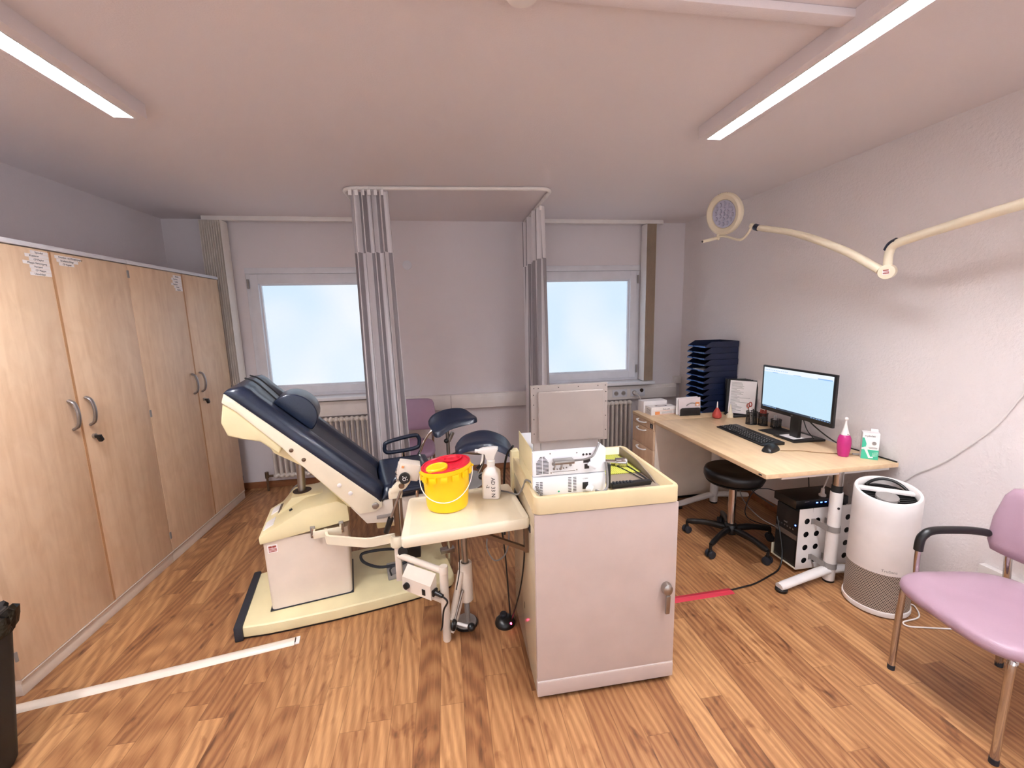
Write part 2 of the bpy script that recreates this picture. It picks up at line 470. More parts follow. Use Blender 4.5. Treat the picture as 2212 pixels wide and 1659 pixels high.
    def loft(self, rings, closed=True, cap=True, mtx=None):
        bm = bmesh.new()
        RV = [[bm.verts.new(Vector(p)) for p in rg] for rg in rings]
        n = len(RV[0])
        for A, B in zip(RV, RV[1:]):
            for k in range(n if closed else n - 1):
                bm.faces.new((A[k], A[(k + 1) % n], B[(k + 1) % n], B[k]))
        if cap and closed:
            bm.faces.new(RV[0]); bm.faces.new(RV[-1])
        return self._merge(bm, mtx)
    def text(self, s, size, mtx, ext=0.0003, align='LEFT'):
        cu = bpy.data.curves.new('txt', 'FONT'); cu.body = s; cu.size = size; cu.extrude = ext; cu.align_x = align; cu.resolution_u = 2
        ob = bpy.data.objects.new('txt', cu); COL.objects.link(ob)
        dg = bpy.context.evaluated_depsgraph_get()
        me = bpy.data.meshes.new_from_object(ob.evaluated_get(dg))
        bm = bmesh.new(); bm.from_mesh(me)
        bpy.data.objects.remove(ob); bpy.data.curves.remove(cu); bpy.data.meshes.remove(me)
        return self._merge(bm, mtx)
    def build(self, name, m, parent=None, local=False, smooth=35):
        if parent is not None and not local:
            root = parent
            while root.parent: root = root.parent
            self.bm.transform(root.matrix_basis.inverted())
        me = bpy.data.meshes.new(name)
        self.bm.to_mesh(me); self.bm.free()
        me.materials.append(m)
        for p in me.polygons: p.use_smooth = True
        me.set_sharp_from_angle(angle=R(smooth))
        o = bpy.data.objects.new(name, me)
        COL.objects.link(o)
        if parent is not None: o.parent = parent
        return o

def tag(o, label, cat, group=None):
    o['label'] = label; o['category'] = cat
    if group: o['group'] = group
    return o
def thing(name, label, cat, loc=(0, 0, 0), rz=0.0, group=None):
    o = bpy.data.objects.new(name, None)
    o.empty_display_size = 0.05
    COL.objects.link(o)
    o.location = loc; o.rotation_euler = (0, 0, rz)
    o.matrix_basis = Matrix.Translation(Vector(loc)) @ Matrix.Rotation(rz, 4, 'Z')
    return tag(o, label, cat, group)
def single(name, mb, m, label, cat, loc, group=None, smooth=35):
    """a thing that is one mesh: its origin at loc"""
    mb.bm.transform(Matrix.Translation(-Vector(loc)))
    o = mb.build(name, m, None, smooth=smooth)
    o.location = loc
    return tag(o, label, cat, group)
def struct(o):
    o['kind'] = 'structure'
    return o
KIDS = lambda o: [c for c in bpy.data.objects if c.parent == o]
def copy_tree(o, parent=None):
    c = o.copy(); COL.objects.link(c)
    if parent is not None: c.parent = parent
    for ch in KIDS(o): copy_tree(ch, c)
    return c
def frame(origin, xa, ya):
    x = Vector(xa).normalized(); y = Vector(ya); y = (y - x * y.dot(x)).normalized(); z = x.cross(y)
    m = Matrix((x, y, z)).transposed().to_4x4(); m.translation = Vector(origin)
    return m

XL, XR, YB, YF, ZC = -2.42, 2.553, 4.30, -2.0, 2.533

# ------------------------------------------------------------------ the room
def build_room():
    struct(MB().bx((XL - .1, YF - .1, -0.1), (XR + .1, YB + .15, 0)).build('floor', M['floor']))
    struct(MB().bx((XL - .1, YF - .1, ZC), (XR + .1, YB + .15, ZC + 0.1)).build('ceiling', M['ceil']))
    struct(MB().bx((XL - .1, YF - .1, 0), (XL, YB + .15, ZC)).build('wall_left', M['wall']))
    struct(MB().bx((XR, YF - .1, 0), (XR + .1, YB + .15, ZC)).build('wall_right', M['wallR']))
    W = [(-1.79, -0.62), (0.88, 2.055)]
    z0, z1 = 0.895, 2.108
    m = MB()
    T = 0.15
    m.bx((XL, YB, 0), (XR, YB + T, z0)); m.bx((XL, YB, z1), (XR, YB + T, ZC))
    for a, b in ((XL, W[0][0]), (W[0][1], W[1][0]), (W[1][1], XR)): m.bx((a, YB, z0), (b, YB + T, z1))
    struct(m.build('wall_back', M['wall']))
    for i, (a, b) in enumerate(W):
        f = MB()
        # shutter-box strip and outer frame
        f.bx((a, YB - .012, 2.052), (b, YB + .08, z1), 0.006)
        f.bx((a, YB, z0), (a + .045, YB + .08, 2.055), 0.004); f.bx((b - .045, YB, z0), (b, YB + .08, 2.055), 0.004)
        f.bx((a + .044, YB + .0006, 2.02), (b - .044, YB + .0794, 2.0545), 0.003); f.bx((a + .044, YB + .0006, z0 + .0005), (b - .044, YB + .0794, z0 + .035), 0.003)
        w = struct(f.build('window_%d' % (i + 1), M['frame']))
        s = MB()
        a2, b2 = a + .04, b - .042
        zt, zb = 2.05, 0.925
        sw, st, sb = .068, .088, .068
        s.bx((a2, YB - .018, zb), (a2 + sw, YB + .05, zt), 0.005); s.bx((b2 - sw, YB - .018, zb), (b2, YB + .05, zt), 0.005)
        s.bx((a2 + sw - .0005, YB - .0178, zt - st), (b2 - sw + .0005, YB + .0498, zt - .0004), 0.003); s.bx((a2 + sw - .0005, YB - .0178, zb + .0004), (b2 - sw + .0005, YB + .0498, zb + sb), 0.003)
        s.build('sash', M['frame'], w)
        # glazing bead, stepped back
        g = MB()
        x0, x1, y0, zz0, zz1 = a2 + sw, b2 - sw, YB + .012, zb + sb, zt - st
        t = .014
        g.bx((x0 - .002, y0, zz0), (x0 + t, y0 + .03, zz1)); g.bx((x1 - t, y0, zz0), (x1 + .002, y0 + .03, zz1))
        g.bx((x0 + t, y0 + .0004, zz1 - t), (x1 - t, y0 + .0296, zz1 + .002)); g.bx((x0 + t, y0 + .0004, zz0 - .002), (x1 - t, y0 + .0296, zz0 + t))
        g.build('glazing_bead', M['frame'], w)
        MB().bx((x0, y0 + .026, zz0), (x1, y0 + .034, zz1)).build('pane', M['pane'], w)
        sx0, sx1 = (a - .05, b + .08) if i == 0 else (a - .08, b + .12)
        MB().bx((sx0, 4.135, .862), (sx1, YB + .02, .892), 0.006).build('sill', M['sill'], w)
        hx = b2 - .006 if i else a2 + .006
        for hz in (zt - .13, zb + .05):
            MB().cyl((hx + (.022 if i else -.022), YB - .022, hz), (hx + (.022 if i else -.022), YB - .022, hz + .085), .009, seg=12, bev=.003).build('hinge', M['grey'], w)
    # skirting
    struct(MB().bx((XL, YB - .016, 0), (XR, YB, .062), .004).build('baseboard_back', M['oak_skirt']))
    struct(MB().bx((XR - .016, 2.25, 0), (XR, YB - .016, .062), .004).build('baseboard_right', M['oak_skirt']))
    # parapet trunking under the windows
    t = MB().bx((-2.05, 4.222, .695), (2.47, YB, .838), .004)
    t = struct(t.build('trim_1', M['white']))
    MB().bx((-2.05, 4.218, .72), (2.47, 4.2235, .81), .001).build('cover_strip', M['white'], t)
    MB().bx((.02, 4.217, .698), (.023, 4.224, .836)).build('joint_line', M['gapdark'], t)
    # white cable trunking low on the right wall
    struct(MB().bx((XR - .035, YF, .30), (XR, 1.52, .355), .004).build('trim_2', M['white']))
    # ceiling cable duct between the lamps
    struct(MB().bx((-1.21, 1.300, ZC - .026), (1.33, 1.352, ZC), .006).build('trim_3', M['ceil']))
build_room()

# ------------------------------------------------------------------ lamps on the ceiling
def ceiling_lamp(xc, w, yend, ystart, label):
    h = .06
    z0 = ZC - h
    t = thing('strip_light', label, 'ceiling light', (xc, (yend + ystart) / 2, ZC), 0, 'ceiling strip lights')
    o0, o1 = xc - .038, xc + .038
    m = MB()
    m.bx((xc - w / 2, ystart, z0), (o0, yend, ZC), .002); m.bx((o1, ystart, z0), (xc + w / 2, yend, ZC), .002)
    m.bx((o0, yend - .012, z0), (o1, yend, ZC)); m.bx((o0, ystart, z0), (o1, ystart + .012, ZC))
    m.bx((o0, ystart, ZC - .006), (o1, yend, ZC))
    m.build('housing', M['ceil'], t)
    e = MB()
    for x in (o0, o1): e.bx((x - .0012, ystart, z0 - .003), (x + .0012, yend - .005, z0 + .05))
    e.bx((o0, yend - .016, z0 - .003), (o1, yend - .012, z0 + .03))
    e.build('reflector', M['louver'], t)
    MB().tube([(xc, ystart + .03, ZC - .024), (xc, yend - .085, ZC - .024)], .013, 12).build('tube', M['tube'], t)
    first = None
    y = yend - .075
    while y > ystart + .03:
        if first is None:
            bl = first = MB().prism([(o0, z0 - .002), (o1, z0 - .002), (o1, z0 + .024), (xc + .016, z0 + .017), (xc - .016, z0 + .017), (o0, z0 + .024)], yend - .075, yend - .0735, 'xz').build('louvre_blade', M['louver'], t)
        else:
            bl = first.copy(); COL.objects.link(bl); bl.location.y = y - (yend - .075)
        y -= .062
    return t
ceiling_lamp(-1.291, .160, 2.165, -.30, 'long white strip light on the ceiling above the wooden cabinets, louvre glowing')
ceiling_lamp(1.4005, .153, 2.140, -.30, 'long white strip light on the ceiling towards the desk and surgical lamp, louvre glowing')
d = MB().lathe([(0, 0), (.045, 0), (.052, .008), (.052, .029), (.04, .030), (0, .030)], (.263, 1.335, ZC - .030), 32)
single('smoke_detector', d, M['white'], 'round white smoke detector on the ceiling at the top edge', 'smoke detector', (.263, 1.335, ZC - .030))

# ------------------------------------------------------------------ wardrobes along the left wall
XC = -1.917
def cabinet(y0, y1, gap, label, stickers, keyz):
    zt, zb = 2.008, .078
    t = thing('tall_cabinet', label, 'cabinet', ((XL + XC) / 2, (y0 + y1) / 2, 0), 0, 'tall wooden cabinets')
    MB().bx((XL + .012, y0 + .001, zb), (XC - .022, y1 - .001, zt - .022)).build('carcass', M['maple'], t)
    MB().bx((XL + .012, y0, zt - .022), (XC + .004, y1, zt), .002).build('top_board', M['frame'], t)
    p = MB().bx((XL + .03, y0 + .002, 0), (XC - .004, y1 - .002, .06), .002)
    p.prism([(XC - .03, .06), (XC - .004, .06), (XC + .004, .076), (XC - .03, .078)], y0 + .002, y1 - .002, 'xz')
    p.build('plinth', M['lacquer'], t)
    for k, (a, b) in enumerate(((y0, gap), (gap, y1))):
        d = MB().bx((XC - .019, a + .002, zb + .002), (XC, b - .002, zt - .028), .0015).build('door', M['maple'], t)
        e = gap + (-.0045 if k == 0 else .0045)
        MB().bx((XC - .018, e - .0028, zb + .004), (XC + .0012, e + .0028, zt - .03)).build('edge_strip', M['edge'], d)
        yh = gap + (-.052 if k == 0 else .052)
        pts = [(XC + .002, yh, 1.086), (XC + .026, yh, 1.105), (XC + .036, yh, 1.162), (XC + .026, yh, 1.219), (XC + .002, yh, 1.238)]
        MB().tube(pts, .0075, 10, 6, flat=(1.5, (1, 0, 0))).build('handle', M['alu'], d)
        yy = a + .003 if k == 0 else b - .003
        for hz in (.17, 1.02, 1.90):
            MB().bx((XC - .004, yy - .004, hz), (XC + .004, yy + .004, hz + .045)).build('hinge', M['grey'], d)
        if k == 1:
            L = MB().cyl((XC, yh + .008, 1.022), (XC + .012, yh + .008, 1.022), .012, seg=20).build('lock', M['steel'], d)
            q = MB().bx((XC + .012, yh - .002, 1.010), (XC + .036, yh + .018, 1.026), .004)
            q.box((XC + .026, yh + .016, 1.002), (.02, .022, .03), Matrix.Rotation(R(25), 3, 'X'), .006)
            q.build('key', M['black'], d)
        for (ya, yb, za, zz, txt) in stickers[k]:
            MB().bx((XC, ya, za), (XC + .0008, yb, zz)).build('label_strip', M['paper'], d)
            if txt:
                MB().text(txt, (zz - za) * .82, frame((XC + .001, ya + .022, za + .0035), (0, 1, 0), (0, 0, 1))).build('lettering', M['ink'], d)
    return t
h = .0168
st1 = [(2.386, 2.478, 'Spender'), (2.356, 2.478, 'Kopierer'), (2.374, 2.477, 'CP-Papier'), (2.340, 2.478, 'Mappe Versorgung'), (2.37, 2.477, 'Versand'), (2.374, 2.479, 'CP Mappe'), (2.366, 2.481, 'Umschläge')]
st1 = [(a, b, 1.956 - i * h, 1.956 - i * h + h * .94, t) for i, (a, b, t) in enumerate(st1)]
st2 = [(2.512, 2.668, 'Drucker- und Kopierpapier'), (2.520, 2.648, 'Briefumschläge'), (2.530, 2.62, 'CP Papier')]
st2 = [(a, b, 1.952 - i * h, 1.952 - i * h + h * .94, t) for i, (a, b, t) in enumerate(st2)]
st3 = [(3.452, 3.545, 'Nadeln'), (3.43, 3.545, 'Spritzen'), (3.44, 3.545, 'Tupfer'), (3.42, 3.545, 'Verband'), (3.45, 3.545, 'Folien'), (3.46, 3.545, 'Binden')]
st3 = [(a, b, 1.945 - i * .0185, 1.945 - i * .0185 + .0174, t) for i, (a, b, t) in enumerate(st3)]
cabinet(1.945, 3.003, 2.485, 'tall maple double-door cabinet nearest the camera, paper labels on both doors', (st1, st2), 1.02)
cabinet(3.004, 4.066, 3.556, 'tall maple double-door cabinet nearest the window, label strips on its left door only', (st3, []), 1.02)

# ------------------------------------------------------------------ waste bin
def bin_():
    t = thing('waste_bin', 'black waste bin with a liner on the floor beside the wooden cabinets', 'bin', (-1.795, 1.50, 0))
    rings = []
    for z, hx, hy in ((0, .125, .14), (.02, .132, .147), (.56, .195, .165), (.58, .20, .17)):
        rings.append([(-1.795 + sx * hx + cx, 1.50 + sy * hy + cy, z) for sx, sy, cx, cy in rr_pts(hx, hy, .04)])
    MB().loft(rings).build('body', M['blackmat'], t)
    m = MB()
    n = 72
    rg = []
    for j, (dz, off) in enumerate(((-.055, .008), (-.02, .013), (.015, .016), (.03, .004), (.012, -.02), (-.05, -.03))):
        ring = []
        for k in range(n):
            a = 2 * PI * k / n
            c, s = math.cos(a), math.sin(a)
            sx = (abs(c) ** .35) * (1 if c >= 0 else -1); sy = (abs(s) ** .35) * (1 if s >= 0 else -1)
            w = .006 * math.sin(9 * a + j) + .004 * math.sin(23 * a + 2 * j)
            ring.append((-1.795 + sx * (.20 + off + w), 1.50 + sy * (.17 + off + w), .585 + dz + w))
        rg.append(ring)
    m.loft(rg, cap=False)
    m.build('bin_liner', M['bag'], t)
def rr_pts(hx, hy, r, n=6):
    out = []
    for (sx, sy, a0) in ((1, 1, 0), (-1, 1, 90), (-1, -1, 180), (1, -1, 270)):
        for k in range(n + 1):
            a = R(a0 + 90 * k / n)
            out.append((sx, sy, -sx * r + r * math.cos(a), -sy * r + r * math.sin(a)))
    return out
bin_()

# ------------------------------------------------------------------ floor cable duct, red tape, cables
def on_line(p, q, t): return Vector(p).lerp(Vector(q), t)
def cable_duct():
    p, q = Vector((-1.93, 1.868, 0)), Vector((-.833, 2.066, 0))
    t = thing('cable_duct', 'white half-round cable duct lying across the floor to the exam chair', 'cable duct', (p + q) / 2)
    d = (q - p).normalized(); n = Vector((-d.y, d.x, 0)); up = Vector((0, 0, 1))
    prof = [(-.028, 0), (-.024, .006), (-.012, .013), (0, .015), (.012, .013), (.024, .006), (.028, 0)]
    MB().loft([[P + n * a + up * b for a, b in prof] for P in (p, q)]).build('cover', M['lacquer'], t)
    MB().box(q + d * .002 + up * .006, (.004, .03, .009), Matrix.Rotation(math.atan2(d.y, d.x), 3, 'Z')).build('end_opening', M['gapdark'], t)
    MB().box(q + d * .012 + up * .003, (.02, .05, .005), Matrix.Rotation(math.atan2(d.y, d.x), 3, 'Z')).build('base_rail', M['white'], t)
cable_duct()
m = MB()
m.loft([[Vector((x, y, 0)) + Vector((-.02, 1, 0)) * a + Vector((0, 0, b)) for a, b in ((-.026, 0), (-.022, .002), (-.008, .004), (0, .009), (.008, .004), (.022, .002), (.026, 0))] for x, y in ((.93, 1.985), (1.2, 1.995), (1.566, 2.004))])
single('floor_tape', m, M['redtape'], 'strip of red tape covering a cable on the floor beside the cart', 'tape', (1.25, 1.99, 0))
m = MB().tube([(1.56, 2.005, .006), (1.64, 2.016, .006), (1.73, 2.03, .006), (1.86, 2.075, .007), (1.975, 2.12, .02), (2.028, 2.165, .09), (2.035, 2.20, .20), (2.04, 2.24, .30)], .0045, 8, 6)
single('power_cable', m, M['black'], 'black cable running from the red tape up to the computer under the desk', 'cable', (1.6, 2.01, 0))

# ------------------------------------------------------------------ vertical blinds
def vblind(xs, rail, label, mats, ymid, zb, big):
    t = thing('vertical_blind', label, 'blind', ((rail[0] + rail[1]) / 2, 4.18, ZC), 0, 'vertical blinds at the windows')
    MB().bx((rail[0], 4.165, ZC - .036), (rail[1], 4.215, ZC), .003).build('rail', M['white'], t)
    for i, x in enumerate(xs):
        pts = []
        for s in range(7):
            u = -1 + 2 * s / 6
            pts.append((x + .006 * (1 - u * u) * big, ymid + .0635 * u))
        back = [(px + .0016 * big, py) for px, py in pts[::-1]]
        sl = MB().prism(pts + back, zb, ZC - .04, 'xy')
        o = sl.build('slat', M[mats[0] if (i == len(xs) - 1 and big > 0) or (i == 0 and big < 0) else mats[1]], t)
        MB().bx((x - .002, ymid - .055, zb - .002), (x + .004, ymid + .055, zb + .03)).build('bottom_weight', M['blind'], o)
vblind([-2.04 + .0185 * i for i in range(10)], (-2.03, -.69), 'closed bundle of cream vertical blind slats beside the cabinets, left window', ('blind', 'blind'), 4.20, .905, 1)
vblind([2.055 + .0125 * i for i in range(9)], (.86, 2.235), 'narrow bundle of tan vertical blind slats at the right window near the corner', ('white', 'blinddk'), 4.215, .90, -1)

# ------------------------------------------------------------------ curtain rail and curtains
def arc(cx, cy, r, a0, a1, n=8):
    return [(cx + r * math.cos(R(a0 + (a1 - a0) * k / n)), cy + r * math.sin(R(a0 + (a1 - a0) * k / n))) for k in range(n + 1)]
path = [(-.66, 4.295), (-.66, 3.33)] + arc(-.575, 3.325, .085, 180, 265) + [(.0, 3.207), (.70, 3.165)] + arc(.735, 3.25, .085, -92, 0) + [(.82, 3.4), (.82, 4.295)]
t = thing('curtain_rail', 'white u-shaped curtain rail on the ceiling between the two windows', 'curtain rail', (0.08, 3.7, ZC))
MB().tube([(x, y, ZC - .016) for x, y in path], .0135, 12).build('rail', M['white'], t)
for x, y in ((-.5, 3.235), (.62, 3.17), (.82, 3.36)):
    MB().cyl((x - .016 if y < 3.3 else x, y if y < 3.3 else y - .016, ZC - .016), (x + .016 if y < 3.3 else x, y if y < 3.3 else y + .016, ZC - .016), .0155, seg=16).build('sleeve', M['white'], t)

def curtain_mesh(path_fn, z0, z1, nz, nu, u0, shift):
    """wavy cloth sheet; U runs along the cloth so the woven stripes follow the folds"""
    bm = bmesh.new()
    uvl = bm.loops.layers.uv.new('UVMap')
    rows = []
    for j in range(nz + 1):
        z = z1 + (z0 - z1) * j / nz
        row = []
        L = 0; prev = None
        for i in range(nu + 1):
            x, y = path_fn(i / nu, (2.5 - z) / 2.15)
            if prev: L += math.hypot(x - prev[0], y - prev[1])
            prev = (x, y)
            row.append((bm.verts.new((x, y, z)), L))
        rows.append(row)
    for j in range(nz):
        for i in range(nu):
            a, b, c, d = rows[j][i], rows[j][i + 1], rows[j + 1][i + 1], rows[j + 1][i]
            f = bm.faces.new((a[0], b[0], c[0], d[0]))
            for lp, i2 in zip(f.loops, (i, i + 1, i + 1, i)):
                lp[uvl].uv = (u0 + i2 / nu * shift, 0)
    return bm
def curtain(fn, label, loc, hooks, ulen):
    t = thing('striped_curtain', label, 'curtain', loc, 0, 'striped privacy curtains')
    for nm, za, zb, u0, nz in (('header_band', 2.083, 2.498, .031, 8), ('drop', .34, 2.083, .0, 26)):
        mb = MB(); mb.bm.free(); mb.bm = curtain_mesh(fn, za, zb, nz, 150, u0, ulen)
        mb.build(nm, M['stripe'], t, smooth=80)
    for x, y in hooks:
        MB().tube([(x, y, 2.516), (x, y, 2.485)], .004, 6).build('hook', M['white'], t)
        MB().bx((x - .011, y - .026, 2.462), (x + .011, y - .018, 2.497)).build('pleat_tape', M['paper'], t)
def f_left(u, d):
    w = 1 + .18 * d
    x = -.617 + (.262 * w) * u - .01 * d + .006 * math.sin(2 * PI * 4 * u + 1.2)
    y = 3.245 - .03 * u + (.030 + .006 * d) * math.sin(2 * PI * 4.5 * u + .7 * math.sin(3 * u + 2 * d)) + .010 * math.sin(2 * PI * 2 * u + 1.5 * d)
    return x, y
def f_right(u, d):
    y = 3.545 - .10 * d * (1 - u) * .9 + (.66 + .05 * d) * u + .008 * math.sin(2 * PI * 6 * u)
    x = .82 + (.032 + .008 * d) * math.sin(2 * PI * 6 * u + .4 * math.sin(4 * u + d)) + .012 * math.sin(2 * PI * 3 * u + 2 * d)
    return x, y
curtain(f_left, 'white and grey striped curtain bunched beside the left window', (-.48, 3.24, ZC), [(-.605 + .043 * i, 3.232 - .003 * i) for i in range(6)], 0.42)
curtain(f_right, 'white and grey striped curtain hanging along the right window side', (.82, 3.9, ZC), [(.82, 3.57 + .1 * i) for i in range(7)], 0.78)

# ------------------------------------------------------------------ radiators
def radiator(x0, n, label, valve):
    pitch = .049
    t = thing('radiator', label, 'radiator', (x0 + n * pitch / 2, 4.2, 0), 0, 'column radiators under the windows')
    m = MB()
    for i in range(n):
        x = x0 + pitch * (i + .5)
        m.tube([(x, 4.19, .155), (x, 4.19, .66)], .0128, 12, flat=(2.9, (1, 0, 0)))
        for z in (.15, .665):
            m.sphere((x, 4.19, z), .024, (1.02, 1.75, 1.1), 12)
    m.build('column_section', M['radiator'], t)
    h = MB()
    for z in (.15, .665): h.cyl((x0, 4.19, z), (x0 + n * pitch, 4.19, z), .017, seg=12)
    h.build('header_pipe', M['radiator'], t)
    if valve:
        v = MB().cyl((x0 - .07, 4.19, .15), (x0, 4.19, .15), .011, seg=12)
        v.cyl((x0 - .065, 4.19, 0), (x0 - .065, 4.19, .15), .010, seg=12)
        v.cyl((x0 - .065, 4.19, .13), (x0 - .065, 4.19, .19), .017, seg=12)
        v.build('valve', M['bronze'], t)
radiator(-1.70, 21, 'white column radiator under the left window behind the exam chair', True)
radiator(1.06, 18, 'white column radiator under the right window beside the drawer unit', False)

# ------------------------------------------------------------------ sockets, plate, junction box on the back wall
def double_socket(x, label, plugged):
    t = thing('double_socket', label, 'socket', (x, 4.218, .765), 0)
    MB().bx((x - .082, 4.212, .725), (x + .082, 4.218, .806), .003).build('faceplate', M['frame'], t)
    for k, dx in enumerate((-.041, .041)):
        if plugged and k == 1:
            MB().bx((x + dx - .025, 4.206, .735), (x + dx + .025, 4.213, .785), .004).build('flap', M['frame'], t)
            MB().cyl((x + dx, 4.205, .787), (x + dx, 4.2125, .787), .020, seg=20).build('socket_well', M['gapdark'], t)
        else:
            MB().lathe([(.021, 0), (.024, 0), (.024, .003), (.021, .003)], (x + dx, 4.212, .765), 24, Matrix.Rotation(R(90), 3, 'X'), False).build('socket_ring', M['grey'], t)
            MB().cyl((x + dx, 4.2105, .765), (x + dx, 4.2122, .765), .019, seg=24).build('socket_well', M['panel'], t)
            for q in (-.0095, .0095): MB().cyl((x + dx + q, 4.2095, .765), (x + dx + q, 4.211, .765), .0025, seg=8).build('pin_hole', M['gapdark'], t)
double_socket(1.815, 'double wall socket with both outlets empty, above the right radiator', False)
double_socket(2.02, 'double wall socket with a white plug in it, near the drawer unit', True)
t = thing('mains_plug', 'white mains plug in the wall socket with its cord dropping down', 'plug', (1.979, 4.2, .765))
MB().cyl((1.979, 4.21, .765), (1.982, 4.165, .760), .019, .015, seg=16, bev=.003).build('plug_body', M['white'], t)
MB().tube([(1.982, 4.168, .760), (1.995, 4.13, .745), (2.015, 4.115, .68), (2.03, 4.11, .58), (2.04, 4.11, .3)], .005, 8, 6).build('cord', M['white'], t)
p = MB().lathe([(0, 0), (.040, 0), (.044, .003), (.044, .006), (0, .006)], (-.334, YB - .006, 2.123), 40, Matrix.Rotation(R(-90), 3, 'X'))
single('blank_plate', p, M['frame'], 'round white blank cover plate on the back wall between the windows', 'wall plate', (-.334, YB - .006, 2.123))
p = MB().bx((2.462, 4.245, .835), (2.538, 4.30, .912), .006)
single('junction_box', p, M['white'], 'small square white junction box in the room corner above the trunking', 'junction box', (2.5, 4.28, .835))

# ------------------------------------------------------------------ examination chair (own axes: x along the couch, y across, away from the camera)
def exam_chair():
    t = thing('examination_chair', 'cream gynaecological examination chair with navy upholstery and leg supports, reclined', 'examination chair', (-1.11, 2.125, 0), R(12))
    B = lambda mb, n, m, p=t, s=35: mb.build(n, M[m], p, True, s)
    # foot plate
    pts = [(0, .0), (.12, -.022), (.25, -.033), (.45, -.044), (.65, -.046), (.85, -.042), (1.0, -.03), (1.1, -.005), (1.12, .03)]
    pts = pts + [(x, .5 - y) for x, y in pts[::-1]]
    m = MB().prism(pts, .008, .072, 'xy', .016, 3)
    B(m, 'base_plate', 'cream')
    B(MB().prism([(x * .985 + .008, (y - .25) * .97 + .25) for x, y in pts], 0, .012, 'xy'), 'floor_gasket', 'black')
    B(MB().bx((-.028, -.012, .0), (.012, .512, .082), .008), 'rubber_edge', 'rubber')
    # lift column
    rings = []
    for z, a, b, c, d in ((.074, .134, .541, .075, .425), (.475, .128, .549, .073, .427)):
        hx, hy = (b - a) / 2, (d - c) / 2
        rings.append([((a + b) / 2 + sx * hx + cx, (c + d) / 2 + sy * hy + cy, z) for sx, sy, cx, cy in rr_pts(hx, hy, .02, 3)])
    B(MB().loft(rings), 'lift_column', 'lacquer')
    B(MB().bx((.1275, .0705, .0725), (.5475, .4295, .0785), .002), 'column_gasket', 'rubber')
    s = B(MB().bx((.150, .0722, .405), (.196, .0738, .450)), 'maker_label', 'paper')
    l = MB()
    for k, (a, b) in enumerate(((.154, .17), (.172, .19))): l.bx((a, .0715, .432), (b, .0722, .443))
    for z in (.424, .417, .410): l.bx((.154, .0715, z), (.192, .0722, z + .004))
    B(l, 'print', 'inkred', s)
    # hood on the column
    hood = [(.118, .464), (.116, .504), (.20, .548), (.338, .617), (.40, .626), (.506, .635), (.556, .60), (.56, .51)]
    m = MB().prism(hood, .062, .438, 'xz', .008, 2)
    m.prism([(.175, .535), (.205, .565), (.262, .628), (.36, .632), (.43, .628), (.30, .55)], .235, .41, 'xz', .008, 2)
    h = B(m, 'column_hood', 'cream')
    q = Matrix.Rotation(-math.atan2(.113, .222), 3, 'Y')
    for cx, cz, sy, yc, nm, mm, th in ((.165, .5315, .09, .345, 'switch_plate', 'white', .005), (.155, .5265, .10, .17, 'name_plate', 'white', .004)):
        B(MB().box((cx, yc, cz), (.055, sy, th), q, .002), nm, mm, h)
    B(MB().box((.195, .30, .551), (.016, .12, .010), q, .004), 'foot_lever', 'steel', h)
    B(MB().box((.205, .30, .560), (.010, .10, .008), q, .003), 'lever_grip', 'black', h)
    B(MB().box((.262, .175, .583), (.016, .013, .012), q, .003), 'pointer', 'black', h)
    B(MB().lathe([(.0, 0), (.05, 0), (.05, .003), (.0, .003)], (.31, .32, .630), 32), 'rod_opening', 'gapdark', h)
    B(MB().cyl((.305, .32, .56), (.322, .32, .96), .021), 'piston_rod', 'steel')
    # backrest shell: runs from the head end down to the hinge
    w0, w1 = -.03, .53
    up = Vector((-.654, 0, .645)).normalized()      # towards the head end
    nrm = Vector((.645, 0, .654)).normalized()      # out of the cushion
    side = [(.072, 1.285), (.058, 1.24), (.115, 1.19), (.285, .992), (.33, .93), (.615, .578), (.70, .578), (.735, .60), (.735, .626)]
    m = MB().prism(side, w0, w1, 'xz', .006, 2)
    B(m, 'backrest_shell', 'creamlt')
    tub = [(.060, 1.235), (.044, 1.144), (.064, 1.078), (.12, 1.056), (.195, 1.034), (.270, .96), (.285, .992), (.115, 1.19)]
    m = MB().prism(tub, w0 + .004, w1 - .004, 'xz', .012, 3)
    m.prism([(.195, 1.034), (.235, .95), (.36, .86), (.56, .60), (.62, .575), (.33, .93), (.285, .992)], w0 + .07, w1 - .07, 'xz', .01, 2)
    B(m, 'shell_underside', 'cream')
    for e, z, mm, r in ((.325, .975, 'bronze', .010), (.376, .919, 'bronze', .010), (.529, .757, 'white', .011), (.579, .704, 'white', .011)):
        o = B(MB().lathe([(0, 0), (r, 0), (r, .004), (r * .7, .006), (0, .006)], (e, w0 + .001, z), 20, Matrix.Rotation(R(90), 3, 'X')), 'bolt_cap', mm)
    B(MB().cyl((.698, w0 - .006, .612), (.698, w1 + .006, .612), .018, bev=.003), 'hinge_pin', 'steel')
    # upholstery
    def along(s, d):                                   # s: 0 at head end .. 1 at the seat; d: height above the shell edge
        p = Vector((.075, 0, 1.288)).lerp(Vector((.728, 0, .630)), s) + nrm * d
        return p
    rings = []
    NS = 26
